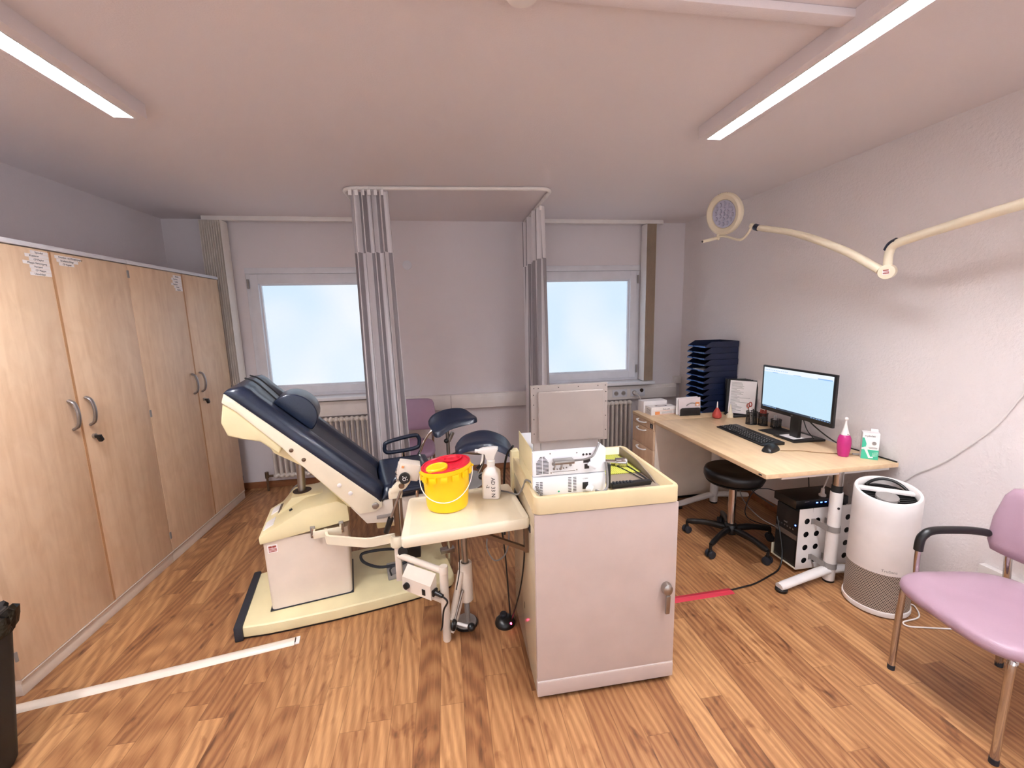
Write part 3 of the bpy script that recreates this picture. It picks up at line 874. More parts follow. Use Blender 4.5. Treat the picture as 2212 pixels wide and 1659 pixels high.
    for i in range(NS + 1):
        s = i / NS
        e = min(1, (s / .07)) if s < .07 else (min(1, (1 - s) / .05) if s > .95 else 1)
        e = math.sqrt(max(0.0, 1 - (1 - e) ** 2))
        th = (.020 + .048 * e) * (1.0 if s > .1 else 1.06)
        ring = []
        def bump_(v):                                  # bolsters at both sides, sunk middle
            a = abs(v)
            return th * (1 - .0) - (.028 * (1 - min(1, (a / .60)) ** 6)) * min(1, s * 3.0) * e
        for v in (-1, -.98, -.94, -.86, -.78, -.70, -.62, -.54, -.40, -.2, 0, .2, .40, .54, .62, .70, .78, .86, .94, .98, 1):
            a = abs(v)
            edge = 1 if a < .86 else math.sqrt(max(0, 1 - ((a - .86) / .14) ** 2))
            y = .25 + v * .281
            p = along(s, -.004 + bump_(v) * (.15 + .85 * edge))
            ring.append((p.x, y, p.z))
        p0 = along(s, -.012)
        ring += [(p0.x, .25 + .270, p0.z), (p0.x, .25 - .270, p0.z)]
        rings.append(ring)
    B(MB().loft(rings), 'back_cushion', 'navy', s=60)
    rings = []
    for i in range(NS + 1):
        s = .20 + .76 * i / NS
        e = min(1, i / 2, (NS - i) / 2)
        rings.append([(along(s, .0385 + .0035 * e).x, .25 + v * .157, along(s, .0385 + .0035 * e).z) for v in (-1, -.6, 0, .6, 1)] + [(along(s, .03).x, .25 + v * .15, along(s, .03).z) for v in (1, -1)])
    B(MB().loft(rings), 'centre_panel', 'navygrey', s=60)
    # head-end strap channel
    m = MB()
    for y in (.19, .31):
        pts_ = [along(s, d) for s, d in ((.005, .058), (.05, .0725), (.12, .071), (.22, .062))]
        m.tube([(p.x, y, p.z) for p in pts_], .004, 8, 5)
    B(m, 'cushion_seam', 'black')
    # headrest bolster
    ax = Vector((.35, 0, 1.10))
    prof = []
    b0 = along(.20, .058); b1 = along(.455, .050)
    mid = (b0 + b1) / 2; rad = (b1 - b0).length / 2
    for k in range(19):
        a = PI * k / 18
        prof.append(mid + up * rad * math.cos(a) + nrm * (.118 * math.sin(a) ** .85))
    prof = [(p.x, p.z) for p in prof]
    B(MB().prism(prof, .125, .345, 'xz', .012, 3), 'headrest', 'navy')
    # seat carrier, seat and arm loops
    carr = [(.572, .621), (.60, .60), (.70, .578), (.745, .628), (1.10, .628), (1.10, .56), (1.02, .53), (.80, .49), (.648, .512)]
    B(MB().prism(carr, w0 + .012, w1 - .012, 'xz', .005), 'seat_carrier', 'lacquer')
    B(MB().bx((.70, w0 + .008, .528), (.80, w0 + .013, .548), .002), 'carrier_slot', 'panel')
    B(MB().bx((.70, .12, .40), (.92, .38, .50), .012), 'seat_support', 'cream')
    rings = []
    for i in range(17):
        s = i / 16
        e = min(1, s / .10, (1 - s) / .12); e = math.sqrt(max(0, 1 - (1 - e) ** 2))
        x = .735 + .34 * s
        ring = []
        for v in (-1, -.98, -.92, -.84, -.72, -.5, 0, .5, .72, .84, .92, .98, 1):
            a = abs(v); edge = 1 if a < .84 else math.sqrt(max(0, 1 - ((a - .84) / .16) ** 2))
            z = .630 + (.022 + .050 * e) * (.2 + .8 * edge) - .018 * (1 - min(1, a / .8) ** 3) * e
            ring.append((x, .25 + v * .270, z))
        ring += [(x, .51, .627), (x, -.01, .627)]
        rings.append(ring)
    B(MB().loft(rings), 'seat_cushion', 'navy', s=60)
    for y, nm in ((.545, 0), (-.045, 1)):
        dz = -.012 if nm else 0.03
        c = [(.805, y, .70 + dz), (.80, y, .735 + dz), (.825, y, .765 + dz), (.99, y, .79 + dz), (1.025, y, .775 + dz), (1.03, y, .735 + dz), (1.005, y, .70 + dz), (.85, y, .69 + dz)]
        o = B(MB().tube(c, .0135, 12, 6, True), 'arm_loop', 'navy', s=70)
        B(MB().tube([(.92, y, .69 + dz), (.92, y, .62), (.92, y * .85 + .04, .60)], .009, 10), 'arm_bracket', 'chrome', o)
    # drain dish under the seat front, front column
    d = B(MB().lathe([(0, -.035), (.11, -.03), (.160, .0), (.170, .012), (.166, .014), (.155, .004), (.10, -.024), (0, -.028)], (1.225, .19, .565), 40, Matrix.Rotation(R(-8), 3, 'Y')), 'drain_dish', 'grey')
    B(MB().bx((.835, .20, .072), (.885, .30, .50), .004), 'front_column', 'lacquer')
    fp = B(MB().bx((.74, .10, .072), (.90, .24, .108), .008), 'foot_pedal', 'grey')
    B(MB().tube([(.76, .10, .105), (.755, .092, .15), (.79, .09, .17), (.82, .092, .145), (.815, .10, .105)], .005, 8, 5), 'pedal_loop', 'rubber', fp)
    # chrome rods for the leg supports
    B(MB().cyl((1.135, .20, .0), (1.135, .20, .62), .0165), 'support_rod', 'chrome')
    B(MB().bx((1.075, .18, .115), (1.165, .222, .145), .006), 'rod_clamp', 'steel')
    # leg supports: saddle-shaped pads
    def saddle(c, ln, wd, arch, dip, yaw, tilt, thick, name='leg_pad'):
        rings = []
        n1, n2 = 18, 12
        for i in range(n1 + 1):
            u = -1 + 2 * i / n1
            e = math.sqrt(max(0, 1 - abs(u) ** 5))
            top, bot = [], []
            for j in range(n2 + 1):
                v = -1 + 2 * j / n2
                ed = math.sqrt(max(0.0, 1 - abs(v) ** 6))
                hw = wd * (.80 + .20 * e)
                z = -arch * u * u + dip * (v * v)
                top.append((u * ln, v * hw, z + thick * ed * (.35 + .65 * e)))
                bot.append((u * ln * .97, v * hw * .97, z - thick * .35 * ed))
            rings.append(top + bot[::-1])
        mt = Matrix.Translation(c) @ Matrix.Rotation(yaw, 4, 'Z') @ Matrix.Rotation(tilt, 4, 'Y')
        return MB().loft(rings, mtx=mt)
    def pad(near_e, far_e, yn, yf, sag):
        N = catmull([(x, yn, z) for x, z in near_e], 6); F = catmull([(x, yf, z) for x, z in far_e], 6)
        n = len(N); rings = []
        for i in range(n):
            t_ = i / (n - 1)
            e = math.sqrt(max(0.0, 1 - abs(2 * t_ - 1) ** 7))
            top, bot = [], []
            nrm_ = Vector((0, -(F[i].z - N[i].z), yf - yn)).normalized()
            for j in range(15):
                v = j / 14
                ed = math.sqrt(max(0.0, 1 - abs(2 * v - 1) ** 8))
                vv = .5 + (v - .5) * (.52 + .48 * e)
                p = N[i].lerp(F[i], vv)
                p = p - nrm_ * (sag * (1 - (2 * v - 1) ** 2) * e)
                if v < .25: p = p - Vector((0, 0, .022 * ((.25 - v) / .25) ** 2))
                th = .019 * (.25 + .75 * e) * ed
                top.append(p + nrm_ * th); bot.append(p - nrm_ * th)
            rings.append(top + bot[::-1])
        return MB().loft(rings)
    far = B(pad([(1.118, .835), (1.16, .852), (1.225, .888), (1.32, .905), (1.425, .915)], [(1.088, .905), (1.145, .952), (1.245, .978), (1.345, .968), (1.405, .925)], .40, .555, .020), 'leg_support', 'navy', s=70)
    near = B(pad([(1.145, .852), (1.22, .874), (1.353, .866), (1.445, .822), (1.492, .782)], [(1.185, .838), (1.255, .892), (1.375, .908), (1.500, .852), (1.565, .765)], -.06, .13, .012), 'leg_support', 'navy', s=70)
    # stems
    m = MB().tube([(.985, .50, .64), (1.02, .505, .70), (1.07, .51, .80), (1.13, .505, .855), (1.22, .49, .855), (1.265, .480, .885)], .0095, 10, 6)
    B(m, 'support_stem', 'chrome', far)
    B(MB().cyl((1.215, .48, .66), (1.215, .48, .86), .0125), 'support_post', 'steel', far)
    B(MB().box((1.235, .47, .80), (.022, .03, .07), Matrix.Rotation(R(28), 3, 'Y'), .004), 'clamp_joint', 'steel', far)
    B(MB().sphere((1.195, .43, .785), .0165), 'clamp_knob', 'black', far)
    B(MB().box((1.25, .470, .880), (.11, .05, .006), Matrix.Rotation(R(30), 3, 'X'), .002), 'pad_plate', 'steel', far)
    m = MB().tube([(1.17, .35, .70), (1.25, .25, .75), (1.33, .06, .79), (1.335, .04, .845)], .0095, 10, 6)
    B(m, 'support_stem', 'chrome', near)
    B(MB().tube([(1.335, .04, .85), (1.33, .035, .74), (1.30, .03, .68)], .010, 10, 5), 'support_post', 'steel', near)
    B(MB().tube([(1.33, .035, .735), (1.29, .03, .71)], .009, 10), 'clamp_lever', 'black', near)
    B(MB().sphere((1.305, .0, .665), .0165), 'clamp_knob', 'black', near)
    B(MB().box((1.335, .030, .848), (.13, .06, .006), Matrix.Rotation(R(12), 3, 'X'), .002), 'pad_plate', 'steel', near)
    # bracket on the column that carries the swing arm
    m = MB()
    m.tube([(.385, .075, .483), (.385, .030, .483), (.395, .022, .483), (.495, .022, .483), (.505, .030, .483), (.505, .075, .483)], .017, 12)
    m = MB().bx((.380, .02, .462), (.512, .03, .503), .003)
    m.bx((.376, .02, .462), (.386, .075, .503), .003); m.bx((.506, .02, .462), (.516, .075, .503), .003)
    br = B(m, 'arm_bracket', 'creamlt')
    for x in (.372, .515):
        B(MB().bx((x - .012, .055, .452), (x + .012, .064, .518), .003), 'mounting_plate', 'steel', br)
        for z in (.466, .502): B(MB().lathe([(0, 0), (.008, 0), (.006, .004), (0, .005)], (x, .055, z), 12, Matrix.Rotation(R(90), 3, 'X')), 'screw', 'chrome', br)
    m = MB().tube([(.83, .20, .205), (.74, .19, .228), (.654, .18, .240), (.602, .17, .236), (.614, .165, .188), (.70, .17, .132), (.82, .18, .118), (.86, .20, .11)], .0085, 8, 6)
    B(m, 'supply_cable', 'rubber')
    B(MB().tube([(.30, .47, .10), (.26, .48, .3), (.22, .46, .50), (.24, .43, .60), (.32, .42, .66)], .006, 8, 6), 'motor_cable', 'cablegrey')
    return t
exam_chair()

# ------------------------------------------------------------------ colposcope on its swing arm (world axes)
def colposcope():
    t = thing('colposcope', 'white colposcope on a swing arm with power box, between exam chair and cart', 'colposcope', (-.067, 1.93, 0))
    B = lambda mb, n, m, p=t, s=35: mb.build(n, M[m], p, False, s)
    m = MB()
    arm = [(-.698, 2.275, .470), (-.672, 2.205, .468), (-.664, 2.193, .468), (-.648, 2.186, .468), (-.465, 2.12, .468), (-.43, 2.118, .468), (-.318, 2.142, .468)]
    def ribbon(P, hw, hh):
        rings = []
        for i, p in enumerate(P):
            p = Vector(p)
            d = (Vector(P[min(i + 1, len(P) - 1)]) - Vector(P[max(i - 1, 0)])); d.z = 0; d.normalize()
            n = Vector((-d.y, d.x, 0))
            rings.append([p + n * a + Vector((0, 0, b)) for a, b in ((-hw, -hh), (hw, -hh), (hw, hh), (-hw, hh))])
        return MB().loft(rings)
    m = ribbon(arm, .007, .0235)
    B(m, 'swing_arm', 'creamlt')
    px, py = -.306, 2.13
    B(MB().lathe([(0, 0), (.030, 0), (.034, .008), (.034, .045), (.026, .058), (0, .058)], (px, py, .428), 28), 'pivot_collar', 'creamlt')
    # bronze profile mast up to the head
    m = MB().bx((px - .005, py - .014, .48), (px + .022, py + .014, .728), .002); m.bx((px + .028, py - .012, .48), (px + .040, py + .012, .728), .002)
    B(m, 'mast', 'bronze')
    B(MB().bx((px - .022, py - .03, .70), (px + .045, py + .026, .74), .006), 'mast_head', 'creamlt')
    view = Matrix.Rotation(R(6), 3, 'Z')
    j = MB().prism([(-.052, -.018), (-.046, .002), (.0, .048), (.038, .052), (.054, .036), (.026, .0), (-.01, -.014)], -.026, .022, 'xz', .006, 2, Matrix.Translation((px + .040, py - .012, .752)))
    jo = B(j, 'tilt_joint', 'creamlt')
    B(MB().lathe([(0, 0), (.0145, 0), (.0145, .005), (.012, .007), (0, .007)], (px + .048, py - .039, .772), 24, Matrix.Rotation(R(90), 3, 'X')), 'joint_disc', 'bronze', jo)
    hm = Matrix.Translation((px + .085, py - .01, .843)) @ Matrix.Rotation(R(6), 4, 'Z') @ Matrix.Rotation(R(14), 4, 'Y')
    h = MB().box((0, 0, 0), (.105, .085, .086), None, .008)
    h.box((-.052, 0, .004), (.010, .06, .05), None, .003)
    h.cyl((.045, 0, -.012), (.15, 0, -.012), .034, .034, seg=28, bev=.003)
    h.bm.transform(hm)
    ho = B(h, 'optics_head', 'lacquer')
    k = MB().lathe([(0, -.02), (.026, -.02), (.0275, -.014), (.0275, .010), (.025, .016), (0, .016)], (0, 0, 0), 26, Matrix.Rotation(R(90), 3, 'X'))
    k.bm.transform(Matrix.Translation((px + .068, py - .062, .820)))
    ko = B(k, 'filter_knob', 'black', ho)
    B(MB().lathe([(.006, 0), (.0085, 0), (.0085, .002), (.006, .002)], (px + .068, py - .078, .820), 20, Matrix.Rotation(R(90), 3, 'X'), False), 'knob_mark', 'paper', ko)
    l = MB()
    for x, z in ((-.006, .013), (.010, .010), (.014, -.004)): l.bx((px + .068 + x - .002, py - .0790, .820 + z - .002), (px + .068 + x + .002, py - .0775, .820 + z + .002))
    B(l, 'knob_dots', 'paper', ko)
    for i in range(3): B(MB().box((px + .028, py - .01, .80 + .022 * i), (.014, .05, .010), Matrix.Rotation(R(14), 3, 'Y'), .002), 'eyepiece_clip', 'steel', ho)
    s = MB().box((px + .063, py - .058, .876), (.012, .003, .012), Matrix.Rotation(R(14), 3, 'Y')); B(s, 'sticker', 'inkor', ho)
    lv = B(MB().cyl((px + .042, py - .045, .745), (px - .018, py - .040, .600), .0065, seg=14), 'lever', 'steel')
    B(MB().cyl((px - .015, py - .040, .606), (px - .046, py - .036, .525), .0155, .0135, seg=18, bev=.004), 'lever_grip', 'black', lv)
    # lower channel, knob and junction
    B(MB().bx((px - .014, py - .02, .235), (px + .018, py + .018, .436), .005), 'lower_channel', 'lacquer')
    B(MB().bx((px + .02, py + .03, .33), (px + .115, py + .08, .40), .005), 'junction_box', 'black')
    B(MB().cyl((px + .03, py - .03, .405), (px + .03, py + .03, .405), .026, seg=20, bev=.004), 'clamp_wheel', 'black')
    # horizontal arm pair to the post
    a, b = Vector((-.262, 2.085, .378)), Vector((-.067, 1.93, .378))
    B(MB().cyl((px + .002, py - .004, .378), b, .0165, seg=20), 'parallel_arm', 'lacquer')
    B(MB().cyl(a + Vector((-.02, .02, -.155)), b + Vector((0, 0, -.165)), .014, seg=18), 'parallel_arm', 'lacquer')
    # power box slung under the arm
    ax = (b - a).normalized(); sd = Vector((ax.y, -ax.x, 0))
    o = a + ax * .03 + sd * .018 + Vector((0, 0, -.012))
    mt = frame(o, ax, (0, 0, 1)); mt2 = mt.copy()
    pr = [(0, -.02), (.0, .0), (.045, -.045), (.045, -.118), (0, -.118)]   # (outwards, up)
    rings = [[o + ax * s + sd * u + Vector((0, 0, v)) for u, v in pr] for s in (0, .185)]
    bx_ = B(MB().loft(rings), 'power_box', 'lacquer')
    f = o + sd * .046
    def on(s, v, d=0): return f + ax * s + Vector((0, 0, v)) + sd * d
    B(MB().cyl(on(.035, -.082), on(.035, -.082, .018), .017, .015, seg=20, bev=.003), 'dial', 'black', bx_)
    B(MB().box(on(.140, -.088), (.020, .004, .030), Matrix.Rotation(math.atan2(ax.y, ax.x), 3, 'Z'), .001), 'rocker_switch', 'black', bx_)
    e = o + ax * .185 + sd * .022 + Vector((0, 0, -.085))
    pl = MB().box(e + ax * .006, (.012, .034, .030), Matrix.Rotation(math.atan2(ax.y, ax.x), 3, 'Z'), .002)
    pl.cyl(e + ax * .010, e + ax * .055 + Vector((0, 0, -.006)), .013, .009, seg=14)
    po = B(pl, 'power_plug', 'black', bx_)
    q = e + ax * .052 + Vector((0, 0, -.006))
    B(MB().tube([q, q + ax * .03 + Vector((0, 0, -.02)), (-.075, 1.885, .20), (-.085, 1.886, .12), (-.093, 1.90, .085), (-.095, 1.93, .06)], .0045, 8, 6), 'power_cord', 'black', bx_)
    # post and parallelogram link to the instrument column
    B(MB().lathe([(0, .0), (.018, .0), (.021, .006), (.021, .37), (.0225, .372), (.0225, .402), (.020, .406), (0, .406)], (-.067, 1.93, 0), 28), 'post', 'lacquer')
    m = MB()
    for z in (.085, .015): m.tube([(-.048, 1.94, z + .02), (-.03, 1.955, z + .05), (.018, 1.99, z + .245 if z > .05 else z + .20)], .017, 14, 4)
    B(m, 'link_arm', 'lacquer')
    B(MB().cyl((-.025, 1.935, .10), (.022, 1.972, .235), .0065, seg=12), 'gas_strut', 'steel')
    B(MB().cyl((-.036, 1.925, .085), (-.024, 1.92, .085), .027, seg=22, bev=.003), 'lock_wheel', 'black')
    c = Vector((.041, 2.01, 0))
    m = MB().lathe([(.0, .15), (.028, .15), (.0345, .158), (.0345, .362), (.031, .366), (.022, .366), (.020, .35), (0, .35)], c, 30)
    B(m, 'column_sleeve', 'lacquer')
    B(MB().cyl(c + Vector((0, 0, .33)), c + Vector((.0, 0, .735)), .0155, seg=20), 'column_rod', 'steel')
    B(MB().cyl(c + Vector((0, 0, .03)), c + Vector((0, 0, .15)), .014, seg=16), 'lower_rod', 'grey')
    B(MB().lathe([(0, 0), (.056, 0), (.06, .006), (.055, .02), (.02, .032), (0, .032)], c + Vector((-.01, .02, 0)), 32), 'foot_disc', 'grey')
    B(MB().lathe([(.052, 0), (.063, 0), (.063, .012), (.052, .012)], c + Vector((-.01, .02, 0)), 32), 'foot_rim', 'black')
    n = B(MB().cyl((-.012, 1.935, .082), (.045, 1.90, .082), .008, seg=12), 'knob_stem', 'white')
    B(MB().sphere((.055, 1.895, .082), .020), 'ball_knob', 'black', n)
    B(MB().tube([c + Vector((-.02, -.01, .72)), c + Vector((-.028, -.03, .5)), c + Vector((-.03, -.035, .35)), (-.01, 1.96, .25)], .0025, 6, 6), 'thin_wire', 'black')
colposcope()

# ------------------------------------------------------------------ instrument cart
CX0, CX1, CY0, CY1, CZ = .308, .914, 1.51, 2.06, .905
def cart():
    t = thing('instrument_cart', 'tall white instrument cart with a cream tray rim and a side shelf', 'cart', ((CX0 + CX1) / 2, (CY0 + CY1) / 2, 0))
    B = lambda mb, n, m, p=t, s=35: mb.build(n, M[m], p, False, s)
    m = MB().bx((CX0, CY0 + .018, .022), (CX1, CY1, .765), .003)
    m.bx((CX0, CY0 + .018, .765), (CX0 + .02, CY1, .838)); m.bx((CX1 - .02, CY0 + .018, .765), (CX1, CY1, .838)); m.bx((CX0, CY1 - .02, .765), (CX1, CY1, .838))
    B(m, 'cabinet_body', 'cartside')
    B(MB().bx((CX0 + .02, CY0 + .02, 0), (CX1 - .02, CY1 - .02, .024)), 'base_frame', 'blackmat')
    B(MB().bx((CX0 - .001, CY0 - .001, .022), (CX1 + .001, CY0 + .02, .088), .003), 'kick_panel', 'cartdoor')
    B(MB().bx((CX0, CY0 + .002, .0885), (CX1, CY0 + .018, .0945)), 'kick_trim', 'white')
    d = B(MB().bx((CX0, CY0, .095), (CX1, CY0 + .018, .834), .003), 'door', 'cartdoor')
    hd = MB().lathe([(0, 0), (.021, 0), (.023, .008), (.020, .024), (.010, .030), (0, .031)], (.868, CY0, .455), 24, Matrix.Rotation(R(90), 3, 'X') @ Matrix.Diagonal((1, 1.25, 1)))
    hd.box((.868, CY0 - .022, .388), (.019, .010, .085), Matrix.Rotation(R(3), 3, 'X'), .003)
    B(hd, 'handle', 'steel', d)
    # tray top: rim band, sloped inside, floor
    z0, z1, zf = .837, CZ, .872
    e = .004; w = .024
    def ring(off, z, r=.03):
        hx, hy = (CX1 - CX0) / 2 + e - off, (CY1 - CY0) / 2 + e - off
        return [((CX0 + CX1) / 2 + sx * hx + cx, (CY0 + CY1) / 2 + sy * hy + cy, z) for sx, sy, cx, cy in rr_pts(hx, hy, max(.004, r - off), 5)]
    m = MB().loft([ring(0, z0), ring(0, z1 - .006), ring(.004, z1), ring(w - .006, z1), ring(w, z1 - .005), ring(w + .022, zf)], cap=False)
    m.loft([ring(w + .020, zf + .001), ring(w + .020, zf - .02)])
    B(m, 'tray_top', 'cartrim')
    # fold-up shelf on the left side
    c = Vector((.040, 1.775, 0)); rz = R(5)
    mt = Matrix.Translation(c) @ Matrix.Rotation(rz, 4, 'Z')
    L = [(-.268, -.205), (.255, -.190), (.255, .200), (-.235, .165)]
    def rr(P, r, n=4):
        out = []
        for i, p in enumerate(P):
            p = Vector(p); a = (Vector(P[i - 1]) - p).normalized(); b = (Vector(P[(i + 1) % 4]) - p).normalized()
            for k in range(n + 1):
                tt = k / n
                out.append(tuple((p + a * r) * (1 - tt) ** 2 + p * 2 * tt * (1 - tt) + (p + b * r) * tt ** 2))
        return out
    out = rr(L, .02)
    cen = Vector((.0, -.01))
    sc = lambda f, P: [tuple(cen + (Vector(p) - cen) * f) for p in P]
    rings = [[(x, y, z) for x, y in sc(f, out)] for f, z in ((.985, .732), (1.0, .738), (1.0, .770), (.985, .776), (.93, .776), (.905, .772))]
    sh = MB().loft(rings)
    sh.bm.transform(mt)
    so = B(sh, 'side_shelf', 'creamlt')
    for y in (1.655, 1.90):
        b = MB()
        b.bx((CX0 - .018, y - .010, .60), (CX0 - .001, y + .010, .735))
        b.bx((.06, y - .009, .712), (CX0 - .01, y + .009, .732))
        P = [Vector((.075, y, .720)), Vector((CX0 - .008, y, .612))]
        b.tube(P, .012, 4)
        B(b, 'shelf_bracket', 'bronze', so)
    B(MB().bx((CX0 - .004, 1.60, .715), (CX0 + .002, 2.0, .745)), 'hinge_strip', 'rubber', so)
    s = MB().bx((CX0 - .0012, 1.784, .232), (CX0 + .001, 1.792, .262)); B(s, 'side_slot', 'gapdark')
    # green mat lying in a brown dish is separate; cable post at the back
    B(MB().bx((CX0 - .012, CY1 - .05, .66), (CX0 + .03, CY1 + .012, .935), .006), 'cable_post', 'cream')
    return t
cart()

def vents(m, x0, x1, z0, n, dz, y, hh=.0028):
    for i in range(n): m.bx((x0, y - .0006, z0 + i * dz), (x1, y + .001, z0 + i * dz + hh))
def units():
    # lower unit
    yf = 1.60
    x0, x1 = .322, .632
    t = thing('light_source_unit', 'white enamel medical unit with vent slots, lowest of the stack on the cart', 'medical device', ((x0 + x1) / 2, 1.75, .8725), 0)
    MB().bx((x0, yf, .8725), (x1, 1.905, .952), .003).build('housing', M['unit'], t)
    MB().bx((x0 - .003, yf + .012, .8725), (x0 + .0, 1.905, .954), .001).build('side_panel', M['cream'], t)
    m = MB()
    for a in (.334, .350): vents(m, a, a + .012, .8748, 9, .0068, yf)
    for a in (.470, .491): vents(m, a, a + .014, .880, 10, .0066, yf)
    m.build('vent_slots', M['ink'], t)
    MB().bx((.532, yf - .001, .886), (.556, yf + .002, .916)).build('inlet_socket', M['black'], t)
    p = MB().box((.556, yf - .020, .896), (.026, .036, .013), Matrix.Rotation(R(-35), 3, 'Z'), .004)
    po = p.build('appliance_plug', M['unit'], t)
    MB().tube([(.572, yf - .042, .895), (.60, yf - .05, .89), (.628, yf - .03, .90), (.634, yf - .012, .95), (.628, yf - .01, 1.0)], .0055, 8, 6).build('lead', M['cablegrey'], po)
    MB().sphere((.43, yf, .885), .0045, (1, .2, .8), 10).build('badge', M['green'], t)
    MB().text('L1 250W', .006, frame((.533, yf - .0008, .93), (1, 0, 0), (0, 0, 1))).build('lettering', M['grey'], t)
    # upper unit with flip-up display seen from behind
    t = thing('camera_control_unit', 'white medical unit with fan grille and upright flip-up display, on top of another', 'medical device', ((x0 + x1) / 2, 1.75, .955), 0)
    zt = 1.058
    m = MB().bx((x0, yf, .956), (x1, 1.905, zt), .003)
    m.build('housing', M['unit'], t)
    MB().bx((x0 - .003, yf + .012, .956), (x0, 1.905, zt + .012), .001).build('side_panel', M['cream'], t)
    g = MB()
    for i in range(13):
        z = .966 + i * .0058
        hw = .026 if i < 9 else .026 - .004 * (i - 8)
        g.bx((.362 - hw, yf - .0006, z), (.3605, yf + .001, z + .0027)); g.bx((.3635, yf - .0006, z), (.362 + hw, yf + .001, z + .0027))
    g.build('fan_grille', M['ink'], t)
    MB().bx((.404, yf - .0005, .969), (.500, yf + .001, .9715)).build('rib', M['grey'], t)
    for x, z, r in ((.408, 1.006, .0075), (.410, .984, .005), (.424, .982, .003), (.437, .982, .005), (.450, .985, .003), (.463, .986, .003), (.48, .996, .0055)):
        MB().lathe([(r * .55, 0), (r, 0), (r, .003), (r * .55, .003)], (x, yf - .0005, z), 20, Matrix.Rotation(R(90), 3, 'X')).build('connector', M['grey'], t)
    for x, z in ((.395, 1.05), (.398, .968), (.507, .973), (.507, 1.046)):
        MB().cyl((x, yf - .002, z), (x, yf + .001, z), .003, seg=12).build('screw', M['steel'], t)
    MB().box((.412, yf - .004, .993), (.005, .006, .022), Matrix.Rotation(R(14), 3, 'Y'), .001).build('earth_lug', M['steel'], t)
    MB().box((.441, yf - .004, .995), (.006, .006, .026), Matrix.Rotation(R(18), 3, 'Y'), .001).build('earth_lug', M['steel'], t)
    dp = MB().box((.445, yf - .022, 1.022), (.082, .04, .015), None, .003)
    do = dp.build('data_connector', M['steel'], t)
    MB().tube([(.486, yf - .024, 1.022), (.53, yf - .03, 1.026), (.565, yf - .03, 1.038), (.59, yf - .012, 1.065), (.605, yf + .01, 1.075)], .0045, 8, 6).build('lead', M['cablegrey'], do)
    MB().bx((.535, yf - .001, 1.000), (.565, yf + .002, 1.016)).build('switch', M['ink'], t)
    MB().bx((.540, yf - .001, .974), (.560, yf + .002, .994)).build('outlet', M['ink'], t)
    w = MB().box((.568, yf - .016, .992), (.038, .026, .012), Matrix.Rotation(R(-30), 3, 'Z') @ Matrix.Rotation(R(25), 3, 'Y'), .004)
    w.build('appliance_plug', M['unit'], t)
    m = MB()
    for i in range(3): m.cyl((.535 + .014 * i, yf - .002, 1.036), (.535 + .014 * i, yf + .001, 1.036), .0045, seg=12)
    m.build('jack', M['ink'], t)
    # display: back cover with raised panel, hinge plate below
    yb, tk = 1.622, .020
    c0, c1 = .325, .646
    a = MB().bx((c0, yb, 1.088), (c1, yb + tk, 1.327), .003)
    a.bx((c0 + .008, yb, 1.058), (c0 + .035, yb + tk - .004, 1.09)); a.bx((c0 + .038, yb + .001, 1.050), (c1 - .040, yb + tk - .004, 1.092)); 
    do = a.build('display', M['panel'], t)
    MB().bx((c0 + .026, yb - .016, 1.098), (c1 - .022, yb + .001, 1.303), .008, 3).build('raised_cover', M['panel'], do)
    for x in [c0 + .012] + [c0 + .03 + .083 * i for i in range(4)] + [c1 - .01]:
        MB().cyl((x, yb - .0012, 1.317), (x, yb + .001, 1.317), .0022, seg=8).build('screw', M['ink'], do)
    for z in (1.13, 1.19, 1.25, 1.29):
        for x in (c0 + .010, c1 - .008): MB().cyl((x, yb - .0012, z), (x, yb + .001, z), .0022, seg=8).build('screw', M['ink'], do)
units()

